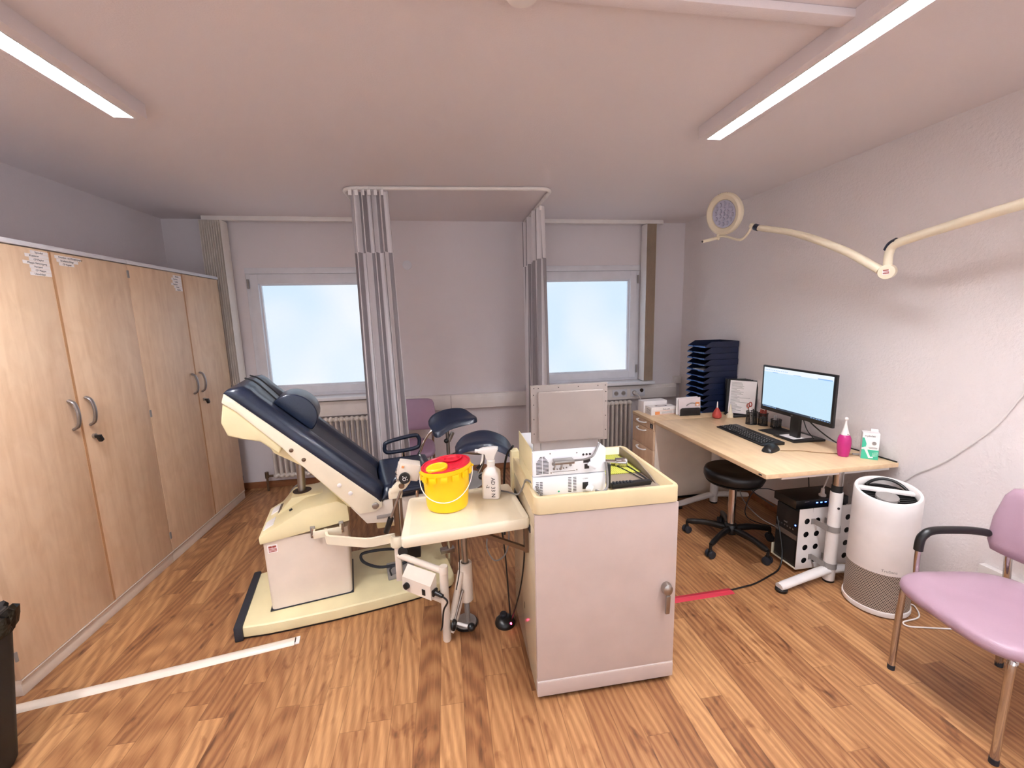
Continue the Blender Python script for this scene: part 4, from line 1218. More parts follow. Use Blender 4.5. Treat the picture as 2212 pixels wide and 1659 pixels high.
def cart_items():
    # brown dish with mat, scope, handpiece
    t = thing('instrument_dish', 'brown grey plastic dish lying in the cart tray under the green mat', 'dish', (.76, 1.80, 0.8730))
    m = MB()
    m.loft([[(x, y, z) for x, y in P] for z, P in ((.873, [(.665, 1.575), (.865, 1.575), (.865, 2.0), (.665, 2.0)]), (.878, [(.660, 1.57), (.87, 1.57), (.87, 2.005), (.66, 2.005)]))])
    m.prism([(1.60, .876), (2.0, .876), (2.0, .922), (1.80, .920), (1.66, .895)], .862, .868, 'yz', .002)
    m.build('dish_body', M['tray'], t)
    g = MB().bx((.655, 1.745, 0.8780), (.861, 2.0, 0.8825), .0015)
    single('silicone_mat', g, M['mat'], 'yellow green ribbed silicone mat lying in the cart tray', 'mat', (.75, 1.87, 0.8780))
    t = thing('rigid_scope', 'steel endoscope head lying on the green mat in the cart tray', 'endoscope', (.76, 1.87, 0.8830))
    m = MB().cyl((.70, 1.87, 0.8990), (.79, 1.84, 0.8990), .012, seg=18); m.cyl((.775, 1.845, 0.8990), (.825, 1.828, 0.8990), .021, .023, seg=24, bev=.003)
    m.cyl((.70, 1.90, 0.8910), (.79, 1.855, 0.8910), .006, seg=10); m.box((.79, 1.838, 0.9020), (.03, .03, .03), Matrix.Rotation(R(-18), 3, 'Z'), .004)
    m.build('scope_head', M['chrome'], t)
    MB().lathe([(.010, 0), (.019, 0), (.019, .004), (.010, .004)], (.8255, 1.828, 0.8990), 24, Matrix.Rotation(R(90), 3, 'Y') @ Matrix.Rotation(R(18), 3, 'X')).build('eyepiece', M['steel'], t)
    m = MB()
    for i in range(5): m.tube([(.69 + .012 * i, 1.80 + .006 * i, 0.8840), (.70 + .012 * i, 1.815 + .006 * i, 0.8940), (.71 + .012 * i, 1.83 + .006 * i, 0.8840)], .004, 8, 5)
    m.build('coiled_spring', M['grey'], t)
    MB().tube([(.82, 1.85, 0.8880), (.835, 1.76, 0.8840), (.848, 1.62, 0.8820)], .003, 8, 5).build('shaft_tube', M['rubber'], t)
    MB().tube([(.775, 1.84, 0.8860), (.80, 1.76, 0.8840), (.825, 1.66, 0.8820)], .0025, 8, 5).build('thin_shaft', M['rubber'], t)
    t = thing('black_handpiece', 'black ribbed handpiece with an upright stem lying in the cart tray behind the rim', 'handpiece', (.75, 1.59, 0.8780))
    m = MB().box((.748, 1.607, 0.8885), (.18, .026, .020), Matrix.Rotation(R(3), 3, 'Z'), .006)
    m.build('grip', M['black'], t)
    r = MB()
    for i in range(6): r.box((.672 + .015 * i, 1.604, 0.8995), (.009, .022, .005), None, .0015)
    r.build('rib', M['rubber'], t)
    MB().bx((.643, 1.600, 0.8780), (.655, 1.612, 0.9820), .003).build('stem', M['black'], t)
cart_items()

# ------------------------------------------------------------------ sharps bucket and spray bottle on the shelf
ZS = .7725
def bucket():
    cx, cy = -.028, 1.815
    t = thing('sharps_bucket', 'yellow sharps bucket with a red lid and wire handle on the side shelf', 'bucket', (cx, cy, ZS))
    H, r0, r1 = .192, .092, .106
    # slanted lid plane is level in fact; plain round bucket
    m = MB().lathe([(0, 0), (r0 - .012, 0), (r0 - .003, .003), (r0, .012), (r1 - .002, H - .03), (r1, H - .02), (r1 + .004, H - .018), (r1 + .004, H), (r1 - .003, H), (r1 - .004, H - .02), (r0 - .004, .02), (0, .018)], (cx, cy, ZS), 56)
    m.build('pail', M['yellow'], t)
    g = MB()
    for k in range(14):
        a = 2 * PI * k / 14 + .15
        q = Matrix.Rotation(a, 3, 'Z')
        g.box(Vector((cx, cy, ZS + H - .032)) + q @ Vector((r1 + .0045, 0, 0)), (.009, .030, .026), q, .002)
    g.build('rim_tab', M['yellow'], t)
    zl = ZS + H
    l = MB().lathe([(0, -.012), (.094, -.012), (.098, .002), (.101, .006), (.107, .006), (.109, .002), (.108, -.004)], (cx, cy, zl), 56, cap=False)
    l.lathe([(.099, -.02), (.104, -.02), (.104, .002), (.099, .002)], (cx, cy, zl), 56)
    lid = l.build('lid', M['red'], t)
    rr_ = MB()
    hx, hy = cx + .030, cy + .042
    rr_.lathe([(.026, -.012), (.038, -.012), (.040, .004), (.044, .006), (.044, .010), (.036, .010), (.030, -.004)], (hx, hy, zl), 36, cap=False)
    rr_.lathe([(.070, -.012), (.074, -.012), (.074, .003), (.070, .003)], (cx, cy, zl), 48)
    rr_.build('lid_ring', M['red'], lid)
    MB().lathe([(0, 0), (.031, 0), (.031, .002), (0, .002)], (hx, hy, zl - .0115), 30).build('drop_hole', M['hole'], lid)
    c = MB().lathe([(0, .0), (.045, .0), (.047, .004), (.047, .016), (.043, .020), (.040, .0195), (.038, .017), (0, .0165)], (cx - .038, cy - .048, zl - .004), 40)
    c.build('cap', M['yellow'], lid)
    hp = []
    n = 22
    for k in range(n + 1):
        s = PI * k / n
        a = R(178 - 12) + (R(352 + 10) - R(178 - 12)) * k / n
        rad = r1 + .012 + .002 * math.sin(s)
        drop = .105 * math.sin(s) ** .9
        tap = rad - .010 * math.sin(s)
        hp.append((cx + tap * math.cos(a), cy + tap * math.sin(a), zl - .028 - drop))
    MB().tube(hp, .0022, 8).build('wire_handle', M['white'], t)
    for k in (0, -1):
        MB().sphere((hp[k][0], hp[k][1], hp[k][2]), .006, seg=10).build('handle_lug', M['yellow'], t)
    return t
bk = bucket()
for c in KIDS(bk):
    for q in [c] + KIDS(c):
        for v in q.data.vertices:
            if v.co.z > .05: v.co.z += .115 * v.co.x * min(1, (v.co.z - .05) / .12)
def spray():
    cx, cy = .190, 1.868
    t = thing('spray_bottle', 'milky white trigger spray bottle with handwriting on the side shelf', 'spray bottle', (cx - .012, cy, ZS), R(-14))
    t.scale = (1.16, 1.16, 1.16)
    rings = []
    for z, hx, hy, r in ((0, .030, .030, .008), (.004, .0345, .0345, .010), (.096, .0345, .0345, .010), (.106, .032, .032, .012), (.122, .018, .018, .014), (.130, .0145, .0145, .0144), (.138, .0145, .0145, .0144)):
        rings.append([(sx * hx + cx_, sy * hy + cy_, z) for sx, sy, cx_, cy_ in rr_pts(hx, hy, r, 4)])
    MB().loft(rings).build('bottle', M['bottle'], t, True)
    MB().lathe([(0, .133), (.0165, .133), (.0165, .152), (.013, .156), (0, .156)], (0, 0, 0), 24).build('collar', M['white'], t, True)
    h = MB().prism([(-.050, .196), (-.050, .184), (-.022, .178), (-.016, .155), (.013, .155), (.018, .172), (.030, .196), (.031, .206), (.010, .208), (-.030, .203)], -.013, .013, 'xz', .004, 2)
    ho = h.build('spray_head', M['white'], t, True)
    MB().cyl((-.062, 0, .190), (-.048, 0, .190), .007, seg=14).build('nozzle', M['white'], ho, True)
    MB().prism([(-.034, .182), (-.026, .180), (-.030, .150), (-.040, .132), (-.044, .134), (-.038, .152)], -.008, .008, 'xz', .003, 2).build('trigger', M['white'], ho, True)
    MB().text('AD 33 N', .022, frame((.004, -.0352, .092), (0, 0, -1), (1, 0, 0))).build('handwriting', M['ink'], t, True)
    MB().text('-2', .018, frame((-.016, -.0352, .062), (0, 0, -1), (1, 0, 0))).build('handwriting', M['ink'], t, True)
    m = MB()
    for i in range(6): m.box((-.0350, -.004, .030 + .011 * i), (.0006, .018, .0016), None)
    m.build('scale_marks', M['inkred'], t, True)
spray()

# ------------------------------------------------------------------ foot switch with its leads
def footswitch():
    t = thing('foot_switch', 'round black foot switch with red light on the floor beside the cart', 'foot switch', (.236, 1.99, 0))
    m = MB().lathe([(0, 0), (.052, 0), (.054, .008), (.050, .022), (.036, .036), (.020, .042), (0, .043)], (.236, 1.99, 0), 36)
    m.build('body', M['black'], t)
    MB().lathe([(0, .040), (.018, .040), (.019, .052), (.016, .057), (0, .058)], (.230, 2.0, 0), 24).build('button', M['rubber'], t)
    MB().sphere((.262, 1.951, .026), .0052, (1, .6, 1.5), 10).build('indicator_light', M['ledred'], t)
    MB().tube([(.266, 1.995, .02), (.262, 2.00, .12), (.248, 2.0, .40), (.225, 1.98, .60), (.215, 1.97, .70)], .004, 8, 6).build('lead', M['black'], t)
    MB().tube([(.268, 1.985, .02), (.275, 1.93, .10), (.292, 1.82, .30), (.2985, 1.72, .52), (.2975, 1.69, .70)], .004, 8, 6).build('lead', M['black'], t)
footswitch()
m = MB().tube([(.20, 1.88, .728), (.155, 1.86, .60), (.145, 1.85, .52), (.18, 1.84, .46), (.235, 1.86, .48), (.258, 1.90, .56), (.25, 1.93, .715)], .0035, 8, 8)
single('looped_cable', m, M['cablegrey'], 'grey cable hanging in a loop under the side shelf of the cart', 'cable', (.2, 1.88, .46))
m = MB().tube([(.225, 1.90, .7815), (.262, 1.865, .7835), (.292, 1.80, .800), (.303, 1.72, .870), (.306, 1.66, .922), (.335, 1.60, .914), (.352, 1.585, .885)], .0042, 8, 8)
single('scope_cable', m, M['cablegrey'], 'grey cable draped from the side shelf over the cart rim', 'cable', (.25, 1.85, .78))
m = MB().tube([(.26, 2.09, .45), (.265, 2.11, .62), (.27, 2.10, .80), (.283, 2.07, .90), (.31, 2.03, .958)], .006, 8, 8)
single('bundled_cables', m, M['black'], 'dark cables curving up behind the cart beside the leg support', 'cable', (.27, 2.09, .45))

# ------------------------------------------------------------------ desk
DX0, DX1, DY0, DY1, DZ = 1.685, 2.535, 1.945, 3.195, .718
def desk():
    t = thing('desk', 'maple office desk on white tube legs along the right wall', 'desk', ((DX0 + DX1) / 2, (DY0 + DY1) / 2, 0))
    B = lambda mb, n, m, p=t, s=35: mb.build(n, M[m], p, False, s)
    tp = B(MB().bx((DX0, DY0, .692), (DX1, DY1, DZ), .0025), 'tabletop', 'desk')
    B(MB().bx((DX0 - .0006, 1.975, .700), (DX0 + .001, 2.0, .708)), 'maker_badge', 'ink', tp)
    for y in (1.985, 3.085):
        m = MB().lathe([(0, .012), (.030, .012), (.0315, .018), (.0315, .555), (.030, .56), (0, .56)], (2.185, y, 0), 30)
        l = B(m, 'leg_column', 'white')
        B(MB().cyl((2.185, y, .555), (2.185, y, .692), .0265, seg=26), 'inner_tube', 'chrome', l)
        B(MB().cyl((2.185, y, .56), (2.185, y, .60), .0272, seg=26), 'clamp_sleeve', 'blackmat', l)
        if y < 2.5: B(MB().cyl((2.175, y - .033, .47), (2.175, y - .028, .47), .007, seg=14), 'bolt', 'ink', l)
        f = MB().tube([(1.825, y - .035, .030), (1.86, y - .032, .034), (2.05, y - .012, .060), (2.185, y, .072), (2.35, y, .058), (2.50, y, .04)], [.026, .028, .030, .030, .028, .024], 16, 4, flat=(.75, (0, 1, 0)))
        B(f, 'foot', 'white')
        B(MB().lathe([(0, 0), (.030, 0), (.032, .004), (.032, .016), (.026, .020), (0, .020)], (1.842, y - .034, 0), 26), 'glide', 'black')
        B(MB().lathe([(0, 0), (.030, 0), (.030, .014), (0, .014)], (2.185, y, 0), 20), 'glide', 'black')
        B(MB().bx((1.80, y - .02, .672), (2.50, y + .02, .692), .002), 'cross_bar', 'white')
    B(MB().bx((2.17, 1.985, .64), (2.20, 3.085, .685), .002), 'beam', 'white')
desk()

def pedestal():
    y0, y1 = 3.20, 3.60
    t = thing('drawer_unit', 'maple drawer unit with arched handles beside the radiator, level with the desk', 'drawer unit', ((DX0 + DX1) / 2, (y0 + y1) / 2, 0))
    x0, x1 = 1.682, 2.535
    MB().bx((x0 + .018, y0 + .001, .03), (x1, y1 - .001, .690), .001).build('carcass', M['lacquer'], t)
    MB().bx((x0 - .004, y0, .692), (x1, y1, DZ), .0025).build('top_board', M['desk'], t)
    MB().bx((x0 + .04, y0 + .02, 0), (x1 - .02, y1 - .02, .03)).build('plinth', M['blackmat'], t)
    zs = [(.628, .688), (.455, .624), (.245, .451), (.035, .241)]
    for i, (a, b) in enumerate(zs):
        d = MB().bx((x0, y0 + .003, a), (x0 + .018, y1 - .003, b), .0015).build('drawer', M['maple'], t)
        zh = b - .030 if i else b - .022
        ym = 3.405
        MB().tube([(x0 + .002, ym + .072, zh + .006), (x0 - .022, ym + .062, zh + .004), (x0 - .031, ym, zh - .002), (x0 - .022, ym - .062, zh + .004), (x0 + .002, ym - .072, zh + .006)], .0062, 10, 6, flat=(1.4, (0, 0, 1))).build('handle', M['white'], d)
        if i == 0:
            MB().bx((x0 - .002, 3.215, .640), (x0 + .001, 3.262, .680), .001).build('lock_plate', M['black'], d)
            MB().bx((x0 - .004, 3.228, .646), (x0 - .001, 3.238, .672)).build('lock_latch', M['alu'], d)
pedestal()

# things on the drawer unit and the desk
def gloves():
    t = thing('tissue_box', 'plain white carton standing behind the glove box on the drawer unit', 'box', (1.84, 3.535, DZ), R(2))
    MB().bx((-.115, -.05, 0), (.115, .05, .105), .003).build('carton', M['paper'], t, True)
    t = thing('glove_box', 'white printed glove box with an oval opening on the drawer unit', 'box', (1.865, 3.425, DZ), R(3))
    m = MB().bx((-.122, -.048, 0), (.122, .055, .070), .0015)
    m.build('carton', M['paper'], t, True)
    MB().lathe([(0, 0), (.06, 0), (.06, .0006), (0, .0006)], (.0, .004, .0702), 28, Matrix.Diagonal((1, .36, 1))).build('opening', M['ink'], t, True)
    MB().sphere((0, .004, .068), .03, (1.5, .4, .25), 14).build('glove', M['paperb'], t, True)
    m = MB().bx((-.085, -.0487, .0035), (.118, -.0478, .006)); m.bx((-.085, -.0487, .036), (.118, -.0478, .0375)); m.bx((-.085, -.0487, .006), (-.04, -.0478, .03))
    m.build('print', M['inkor'], t, True)
    MB().text('Peha-soft', .018, frame((-.012, -.0488, .044), (1, 0, 0), (0, 0, 1))).build('lettering', M['ink'], t, True)
    m = MB()
    for i in range(4): m.bx((-.02, -.0487, .010 + .006 * i), (.08, -.0480, .0115 + .006 * i))
    for i in range(5): m.bx((-.1228, -.035, .012 + .009 * i), (-.1218, .03, .015 + .009 * i))
    m.build('fine_print', M['grey'], t, True)
gloves()
def letter_holder():
    t = thing('letter_holder', 'black wire letter holder filled with white papers on the drawer unit', 'letter holder', (2.065, 3.31, DZ), R(-4))
    B = lambda mb, n, m, p=t: mb.build(n, M[m], p, True)
    B(MB().bx((-.09, -.024, 0), (.09, .035, .003)), 'base', 'black')
    for y in (-.025, .034):
        a = MB().tube([(-.088, y, 0), (-.088, y, .055), (-.078, y, .066), (.078, y, .066), (.088, y, .055), (.088, y, 0)], .0028, 8)
        B(a, 'wire_frame', 'black')
        B(MB().bx((-.087, y - .0004, .002), (.087, y + .0004, .064)), 'mesh_panel', 'mesh')
    def sheet(x0, x1, y, z1, tilt, nm, mm='paper'):
        b = MB().box(((x0 + x1) / 2, y, .004 + z1 / 2), (x1 - x0, .002, z1), Matrix.Rotation(R(tilt), 3, 'X') @ Matrix.Rotation(R((x0 * 37) % 4 - 2), 3, 'Y'))
        o = b.build(nm, M[mm], None); return o
    tm = t.matrix_basis
    for i, (x0, x1, y, z1, tilt, lab) in enumerate(((-.105, .088, .022, .152, -2, 'white sheet rearmost in the black letter holder'), (-.112, .09, .012, .148, -2, 'white sheet in the middle of the black letter holder'), (-.098, .098, -.006, .150, -2, 'front white sheet with a picture in the black letter holder'))):
        o = sheet(x0, x1, y, z1, tilt, 'paper_sheet', 'paperb' if i == 2 else 'paper')
        o.matrix_basis = tm
        tag(o, lab, 'paper', 'papers in the letter holder')
        if i == 2:
            m = MB().tube([(-.03, -.0105, .085), (-.015, -.0108, .098), (.015, -.011, .108), (.05, -.011, .104)], .005, 6, 5)
            m.build('picture', M['grey'], o, True)
            MB().box((.068, -.0125, .098), (.036, .0008, .034), Matrix.Rotation(R(-2), 3, 'X')).build('stamp', M['inkor'], o, True)
            MB().box((.068, -.0131, .092), (.020, .0006, .014), Matrix.Rotation(R(-2), 3, 'X')).build('stamp_window', M['paper'], o, True)
letter_holder()

def trays():
    x0, x1, y0, y1 = 2.225, 2.535, 3.345, 3.605
    proto = None
    n = 12
    hgt = .0525
    names = ['topmost', 'second from the top', 'third from the top', 'fourth from the top', 'fifth from the top', 'sixth from the top', 'seventh from the top', 'eighth from the top', 'ninth from the top', 'tenth from the top', 'eleventh from the top', 'lowest']
    for i in range(n):
        z = DZ + (n - 1 - i) * hgt
        if proto is None:
            t = thing('letter_tray', '', 'letter tray', (x0, y0, z))
            w = .0022
            S = [(0.0, .004), (.0, .012), (.06, .060), (.31, .060), (.31, 0), (.03, 0)]
            for yy in (0, y1 - y0 - w): pass
            m = MB()
            for yy in (0.0, y1 - y0 - w): m.prism([(-.015, .004), (-.015, .013), (.050, .0515), (.31, .0515), (.31, 0), (.02, 0)], yy, yy + w, 'xz')
            m.bx((0.0, 0, .0), (.31, y1 - y0, .0025)); m.bx((.3078, 0, 0), (.31, y1 - y0, .0515))
            m.build('tray_body', M['bluetray'], t, True)
            l = MB().bx((-.017, 0, .002), (-.0145, .075, .013)); l.bx((-.017, y1 - y0 - .075, .002), (-.0145, y1 - y0, .013)); l.bx((-.006, .07, .002), (-.002, y1 - y0 - .07, .010))
            l.bx((-.016, 0, .0), (.002, .078, .0025)); l.bx((-.016, y1 - y0 - .078, 0), (.002, y1 - y0, .0025))
            l.build('front_lip', M['bluelip'], t, True)
            MB().bx((-.0195, .022, .001), (-.0168, .078, .0128)).build('label_tab', M['paper'], t, True)
            proto = t
        else:
            t = copy_tree(proto); t.location = (x0, y0, z)
        t.location.x += (0.0 if i % 3 else .004)
        t['label'] = 'navy blue letter tray, %s of the tall tower on the drawer unit' % names[i]
        t['group'] = 'stacked navy letter trays'
        t['category'] = 'letter tray'
        if i == 0:
            for c in KIDS(t):
                if c.name.startswith('label_tab'): c.data = c.data.copy(); c.data.materials[0] = M['bluelip']
    # leaflet sticking out of one tray
    m = MB().prism([(2.222, 3.37), (2.30, 3.38), (2.36, 3.56), (2.24, 3.56)], DZ + 7 * hgt + .004, DZ + 7 * hgt + .010, 'xy')
    single('leaflet', m, M['paper'], 'white leaflet sticking out of the fifth tray of the navy tower', 'leaflet', (2.28, 3.45, DZ + 7 * hgt + .004))
trays()

t = thing('rubber_bulb', 'red rubber syringe bulb with a white nozzle standing on the desk', 'rubber bulb', (2.222, 3.150, DZ))
MB().lathe([(0, 0), (.022, 0), (.034, .008), (.0375, .022), (.034, .042), (.022, .066), (.012, .084), (.0105, .09), (0, .09)], (2.222, 3.150, DZ), 32).build('bulb', M['rubberred'], t)
MB().lathe([(0, .088), (.0065, .088), (.0055, .11), (.0040, .138), (.003, .142), (0, .142)], (2.222, 3.150, DZ), 16).build('nozzle', M['white'], t)
t = thing('white_nozzle', 'white conical plastic nozzle standing between red bulb and document display', 'nozzle', (2.345, 3.150, DZ))
MB().lathe([(0, 0), (.023, 0), (.023, .032), (.018, .036), (.015, .042), (.0045, .108), (.003, .112), (0, .112)], (2.345, 3.150, DZ), 24).build('cone', M['creamlt'], t)
MB().bx((2.306, 3.13, DZ), (2.330, 3.150, DZ + .032), .003).build('side_clip', M['creamlt'], t)

def display_holder():
    o = Vector((2.375, 3.245, DZ + .012))
    ax = Vector((.66, -.75, 0)).normalized()
    t = thing('document_display', 'black flip-panel document display with printed sheets beside the monitor', 'document display', (2.45, 3.20, DZ))
    def panel(off, yaw, nm):
        a = Matrix.Rotation(yaw, 3, 'Z') @ ax
        up = (Vector((0, 0, 1)) + Vector((-a.y, a.x, 0)) * .18).normalized()
        mt = frame(o + off, a, up)
        return mt
    W, H = .225, .30
    for i, yaw in enumerate((R(0), R(9), R(17), R(25), R(33))):
        mt = panel(Vector((.0, .012, 0)) * 0, yaw, i)
        if i == 0:
            m = MB()
            m.bx((0, 0, -.003), (W, .010, .003), .001); m.bx((0, H - .010, -.003), (W, H, .003), .001)
            m.bx((0, 0, -.003), (.012, H, .003), .001); m.bx((W - .012, 0, -.003), (W, H, .003), .001)
            m.bm.transform(mt)
            p = m.build('flip_panel', M['black'], t)
            s = MB().bx((.011, .009, -.001), (W - .011, H - .009, .001)); s.bm.transform(mt)
            so = s.build('sheet', M['paper'], p)
            l = MB()
            random.seed(5)
            for k in range(26):
                y = H - .03 - k * .0098
                l.bx((.024, y, .0009), (.024 + (.04 + .06 * random.random() if k not in (13, 17) else .15), y + .0032, .0013))
            l.bm.transform(mt); l.build('printed_lines', M['grey'], so)
        else:
            m = MB().bx((.0, 0, -.002), (W, H, .002), .001)
            m.bm.transform(mt); m.build('flip_panel', M['blackmat'], t)
    MB().bx((2.36, 3.12, DZ), (2.52, 3.26, DZ + .012), .004).build('stand', M['black'], t)
    MB().cyl((2.375, 3.245, DZ), (2.39, 3.262, DZ + .31), .011, seg=14).build('spine', M['black'], t)
display_holder()

def monitor():
    t = thing('monitor', 'black widescreen monitor with a lit pale blue screen on the desk', 'monitor', (2.38, 2.50, DZ))
    B = lambda mb, n, m, p=t: mb.build(n, M[m], p)
    xs, ya, yb, za, zb = 2.30, 2.160, 2.758, .880, 1.209
    b = B(MB().bx((xs, ya, za), (xs + .018, yb, zb), .004), 'bezel', 'black')
    B(MB().bx((xs + .016, ya + .05, za + .05), (xs + .045, yb - .05, zb - .04), .012), 'back_shell', 'blackmat')
    y0, y1, z0, z1 = ya + .017, yb - .016, za + .027, zb - .013
    s = B(MB().bx((xs - .0012, y0, z0), (xs + .002, y1, z1)), 'screen', 'screen')
    e = .0016
    B(MB().bx((xs - e, y0, z1 - .030), (xs, y1, z1)), 'toolbar', 'screenw', s)
    q = MB(); q.bx((xs - e - .0003, y0, z0), (xs, y1, z0 + .012)); B(q, 'taskbar', 'screend', s)
    q = MB()
    for i in range(13): q.bx((xs - e - .0005, y1 - .02 - .016 * i, z1 - .019), (xs - e, y1 - .012 - .016 * i, z1 - .014))
    for i in range(9): q.bx((xs - e - .0006, y1 - .02 - .014 * i, z0 + .003), (xs - e, y1 - .012 - .014 * i, z0 + .009))
    for i in range(7): q.bx((xs - e - .0006, y0 + .01 + .02 * i, z0 + .004), (xs - e, y0 + .022 + .02 * i, z0 + .008))
    B(q, 'icons', 'screenb', s)
    q = MB(); q.bx((xs - e - .0004, y0 + .006, z1 - .030), (xs - e, y0 + .11, z1 - .023)); q.bx((xs - e - .0004, y0 + .24, z1 - .030), (xs - e, y0 + .30, z1 - .027)); q.bx((xs - e - .0004, y1 - .13, z1 - .033), (xs - e, y1 - .08, z1 - .029))
    B(q, 'tab_bar', 'screenb', s)
    B(MB().text('LG', .012, frame((xs - .0006, 2.475, za + .008), (0, -1, 0), (0, 0, 1))), 'logo', 'grey', b)
    B(MB().bx((xs + .035, 2.445, DZ + .012), (xs + .062, 2.515, za + .12), .004), 'neck', 'black')
    f = MB().prism([(2.27, 2.40), (2.50, 2.385), (2.50, 2.60), (2.27, 2.585)], DZ, DZ + .016, 'xy', .006, 3)
    B(f, 'stand_base', 'black')
    m = MB().tube([(2.355, 2.43, .90), (2.40, 2.36, .82), (2.46, 2.26, .745), (2.50, 2.15, .728), (2.52, 2.0, .724), (2.528, 1.95, .722)], .0042, 8, 8)
    B(m, 'signal_cable', 'black')
    B(MB().tube([(2.36, 2.44, .88), (2.38, 2.42, .80), (2.42, 2.40, .74)], .003, 8, 8), 'power_lead', 'black')
monitor()
m = MB().box((2.372, 2.49, DZ + .0175), (.17, .115, .0015), Matrix.Rotation(R(3), 3, 'Z'))
single('note_sheet', m, M['paper'], 'white sheet of paper lying on the foot of the monitor', 'paper', (2.372, 2.49, DZ + .017))
m = MB().box((2.38, 2.675, DZ + .003), (.20, .14, .006), Matrix.Rotation(R(4), 3, 'Z'), .002)
single('mouse_pad', m, M['blackmat'], 'black pad lying on the desk between keyboard and pen cups', 'pad', (2.38, 2.675, DZ))

def keyboard():
    W, D = .50, .165
    t = thing('keyboard', 'flat black computer keyboard on the desk', 'keyboard', (2.112, 2.635, DZ), R(-90 - 2))
    # own axes: x along the keys, y towards the monitor
    S = [(-D / 2, 0), (-D / 2, .009), (D / 2, .020), (D / 2, 0)]
    MB().prism(S, -W / 2, W / 2, 'yz', .003, 2).build('case', M['black'], t, True)
    zz = lambda y: .009 + .011 * (y + D / 2) / D
    kd = MB().bx((-.0075, -.0075, 0), (.0075, .0075, .005), .0012).build('key', M['blackmat'], t, True)
    mb = MB().bx((-.0035, -.002, .0051), (-.0015, .003, .0054)); mb.bm.transform(Matrix.Identity(4))
    lg = mb.build('legend', M['paper'], kd, True)
    first = True
    for r in range(5):
        y = -D / 2 + .028 + r * .0195
        for c in range(19):
            x = -W / 2 + .018 + c * .0245 + (.004 * (r % 2))
            if x > W / 2 - .012: continue
            if r == 0 and 3 <= c <= 8 and c != 5: continue
            if first: k = kd; first = False
            else:
                k = kd.copy(); COL.objects.link(k); k.parent = t
                l2 = lg.copy(); COL.objects.link(l2); l2.parent = k
            k.location = (x, y, zz(y) - .001)
            k.rotation_euler = (math.atan2(.011, D), 0, 0)
            k.scale = (1.3, 1.12, 1) if not (r == 0 and c == 5) else (7.5, 1.1, 1)
keyboard()
t = thing('computer_mouse', 'black computer mouse in front of the keyboard, its cord trailing right', 'mouse', (2.012, 2.30, DZ))
m = MB()
rings = []
for i in range(13):
    s = i / 12; y = -.054 + .108 * s
    e = math.sqrt(max(.0, 1 - (2 * s - 1) ** 4)); h_ = .036 * (e * (.72 + .28 * math.sin(PI * min(1, s * 1.1))))
    w_ = .031 * (.35 + .65 * e) * (1 - .1 * math.sin(PI * s))
    rings.append([(w_ * math.cos(PI * k / 12), y, max(.0005, h_) * math.sin(PI * k / 12) ** .75) for k in range(13)])
mm = MB().loft(rings); mm.bm.transform(Matrix.Translation((2.012, 2.30, DZ)) @ Matrix.Rotation(R(115), 4, 'Z') @ Matrix.Scale(1.22, 4))
mo = mm.build('body', M['black'], t, smooth=60)
MB().cyl((1.978, 2.305, DZ + .033), (1.978, 2.317, DZ + .033), .008, seg=14).build('wheel', M['rubber'], mo)
MB().tube([(2.06, 2.275, DZ + .006), (2.12, 2.265, DZ + .003), (2.18, 2.25, DZ + .003), (2.24, 2.205, DZ + .003), (2.31, 2.168, DZ + .003), (2.385, 2.14, DZ + .003), (2.42, 2.118, DZ + .005)], .0022, 8, 8).build('cord', M['tan'], t)
MB().box((2.438, 2.108, DZ + .006), (.05, .014, .009), Matrix.Rotation(R(-30), 3, 'Z'), .002).build('connector', M['grey'], t)

def cup(x, y, r, h, name, label):
    t = thing(name, label, 'pen cup', (x, y, DZ))
    MB().lathe([(r - .001, .003), (r, .003), (r, h), (r - .001, h)], (x, y, DZ), 36, cap=False).build('mesh_wall', M['mesh'], t)
    m = MB()
    for z in (.002, h): m.tube([(x + r * math.cos(2 * PI * k / 28), y + r * math.sin(2 * PI * k / 28), DZ + z) for k in range(28)], .0026, 8, 0, True)
    m.lathe([(0, 0), (r, 0), (r, .003), (0, .003)], (x, y, DZ), 30)
    m.build('wire_rim', M['black'], t)
cup(2.358, 2.915, .040, .100, 'pen_cup', 'tall black mesh cup holding scissors and pens on the desk')
cup(2.415, 2.862, .034, .095, 'pen_cup', 'tall black mesh cup holding red clips, touching the scissors cup')
cup(2.462, 2.782, .036, .060, 'note_cup', 'low black mesh cup holding white cards beside the monitor')
t = thing('scissors', 'scissors with dark red handles standing in the mesh cup', 'scissors', (2.345, 2.93, DZ + .004))
m = MB()
for s in (-1, 1):
    c = Vector((2.340 + s * .004, 2.925 - s * .007, DZ + .150 + s * .007))
    m.tube([c + Vector((.5 * .010 * math.cos(a), -.85 * .010 * math.cos(a), .017 * math.sin(a))) for a in [2 * PI * k / 16 for k in range(16)]], .004, 8, 0, True)
m.build('handle', M['inkred'], t)
MB().tube([(2.333, 2.935, DZ + .145), (2.350, 2.93, DZ + .08), (2.362, 2.925, DZ + .008)], .0045, 6).build('blade', M['chrome'], t)
for i, (x, y, dx, dy, h_, mm_, lab) in enumerate(((2.350, 2.905, -.012, .012, .135, 'white', 'white pen leaning in the mesh cup beside the scissors'), (2.365, 2.895, -.008, .006, .125, 'black', 'black pen standing in the mesh cup beside the scissors'), (2.372, 2.915, .004, .010, .118, 'alu', 'silver pen standing in the mesh cup behind the scissors'))):
    m = MB().cyl((x, y, DZ + .004), (x + dx, y + dy, DZ + h_), .0042, seg=10)
    single('pen', m, M[mm_], lab, 'pen', (x, y, DZ + .004), 'pens in the mesh cup')
m = MB()
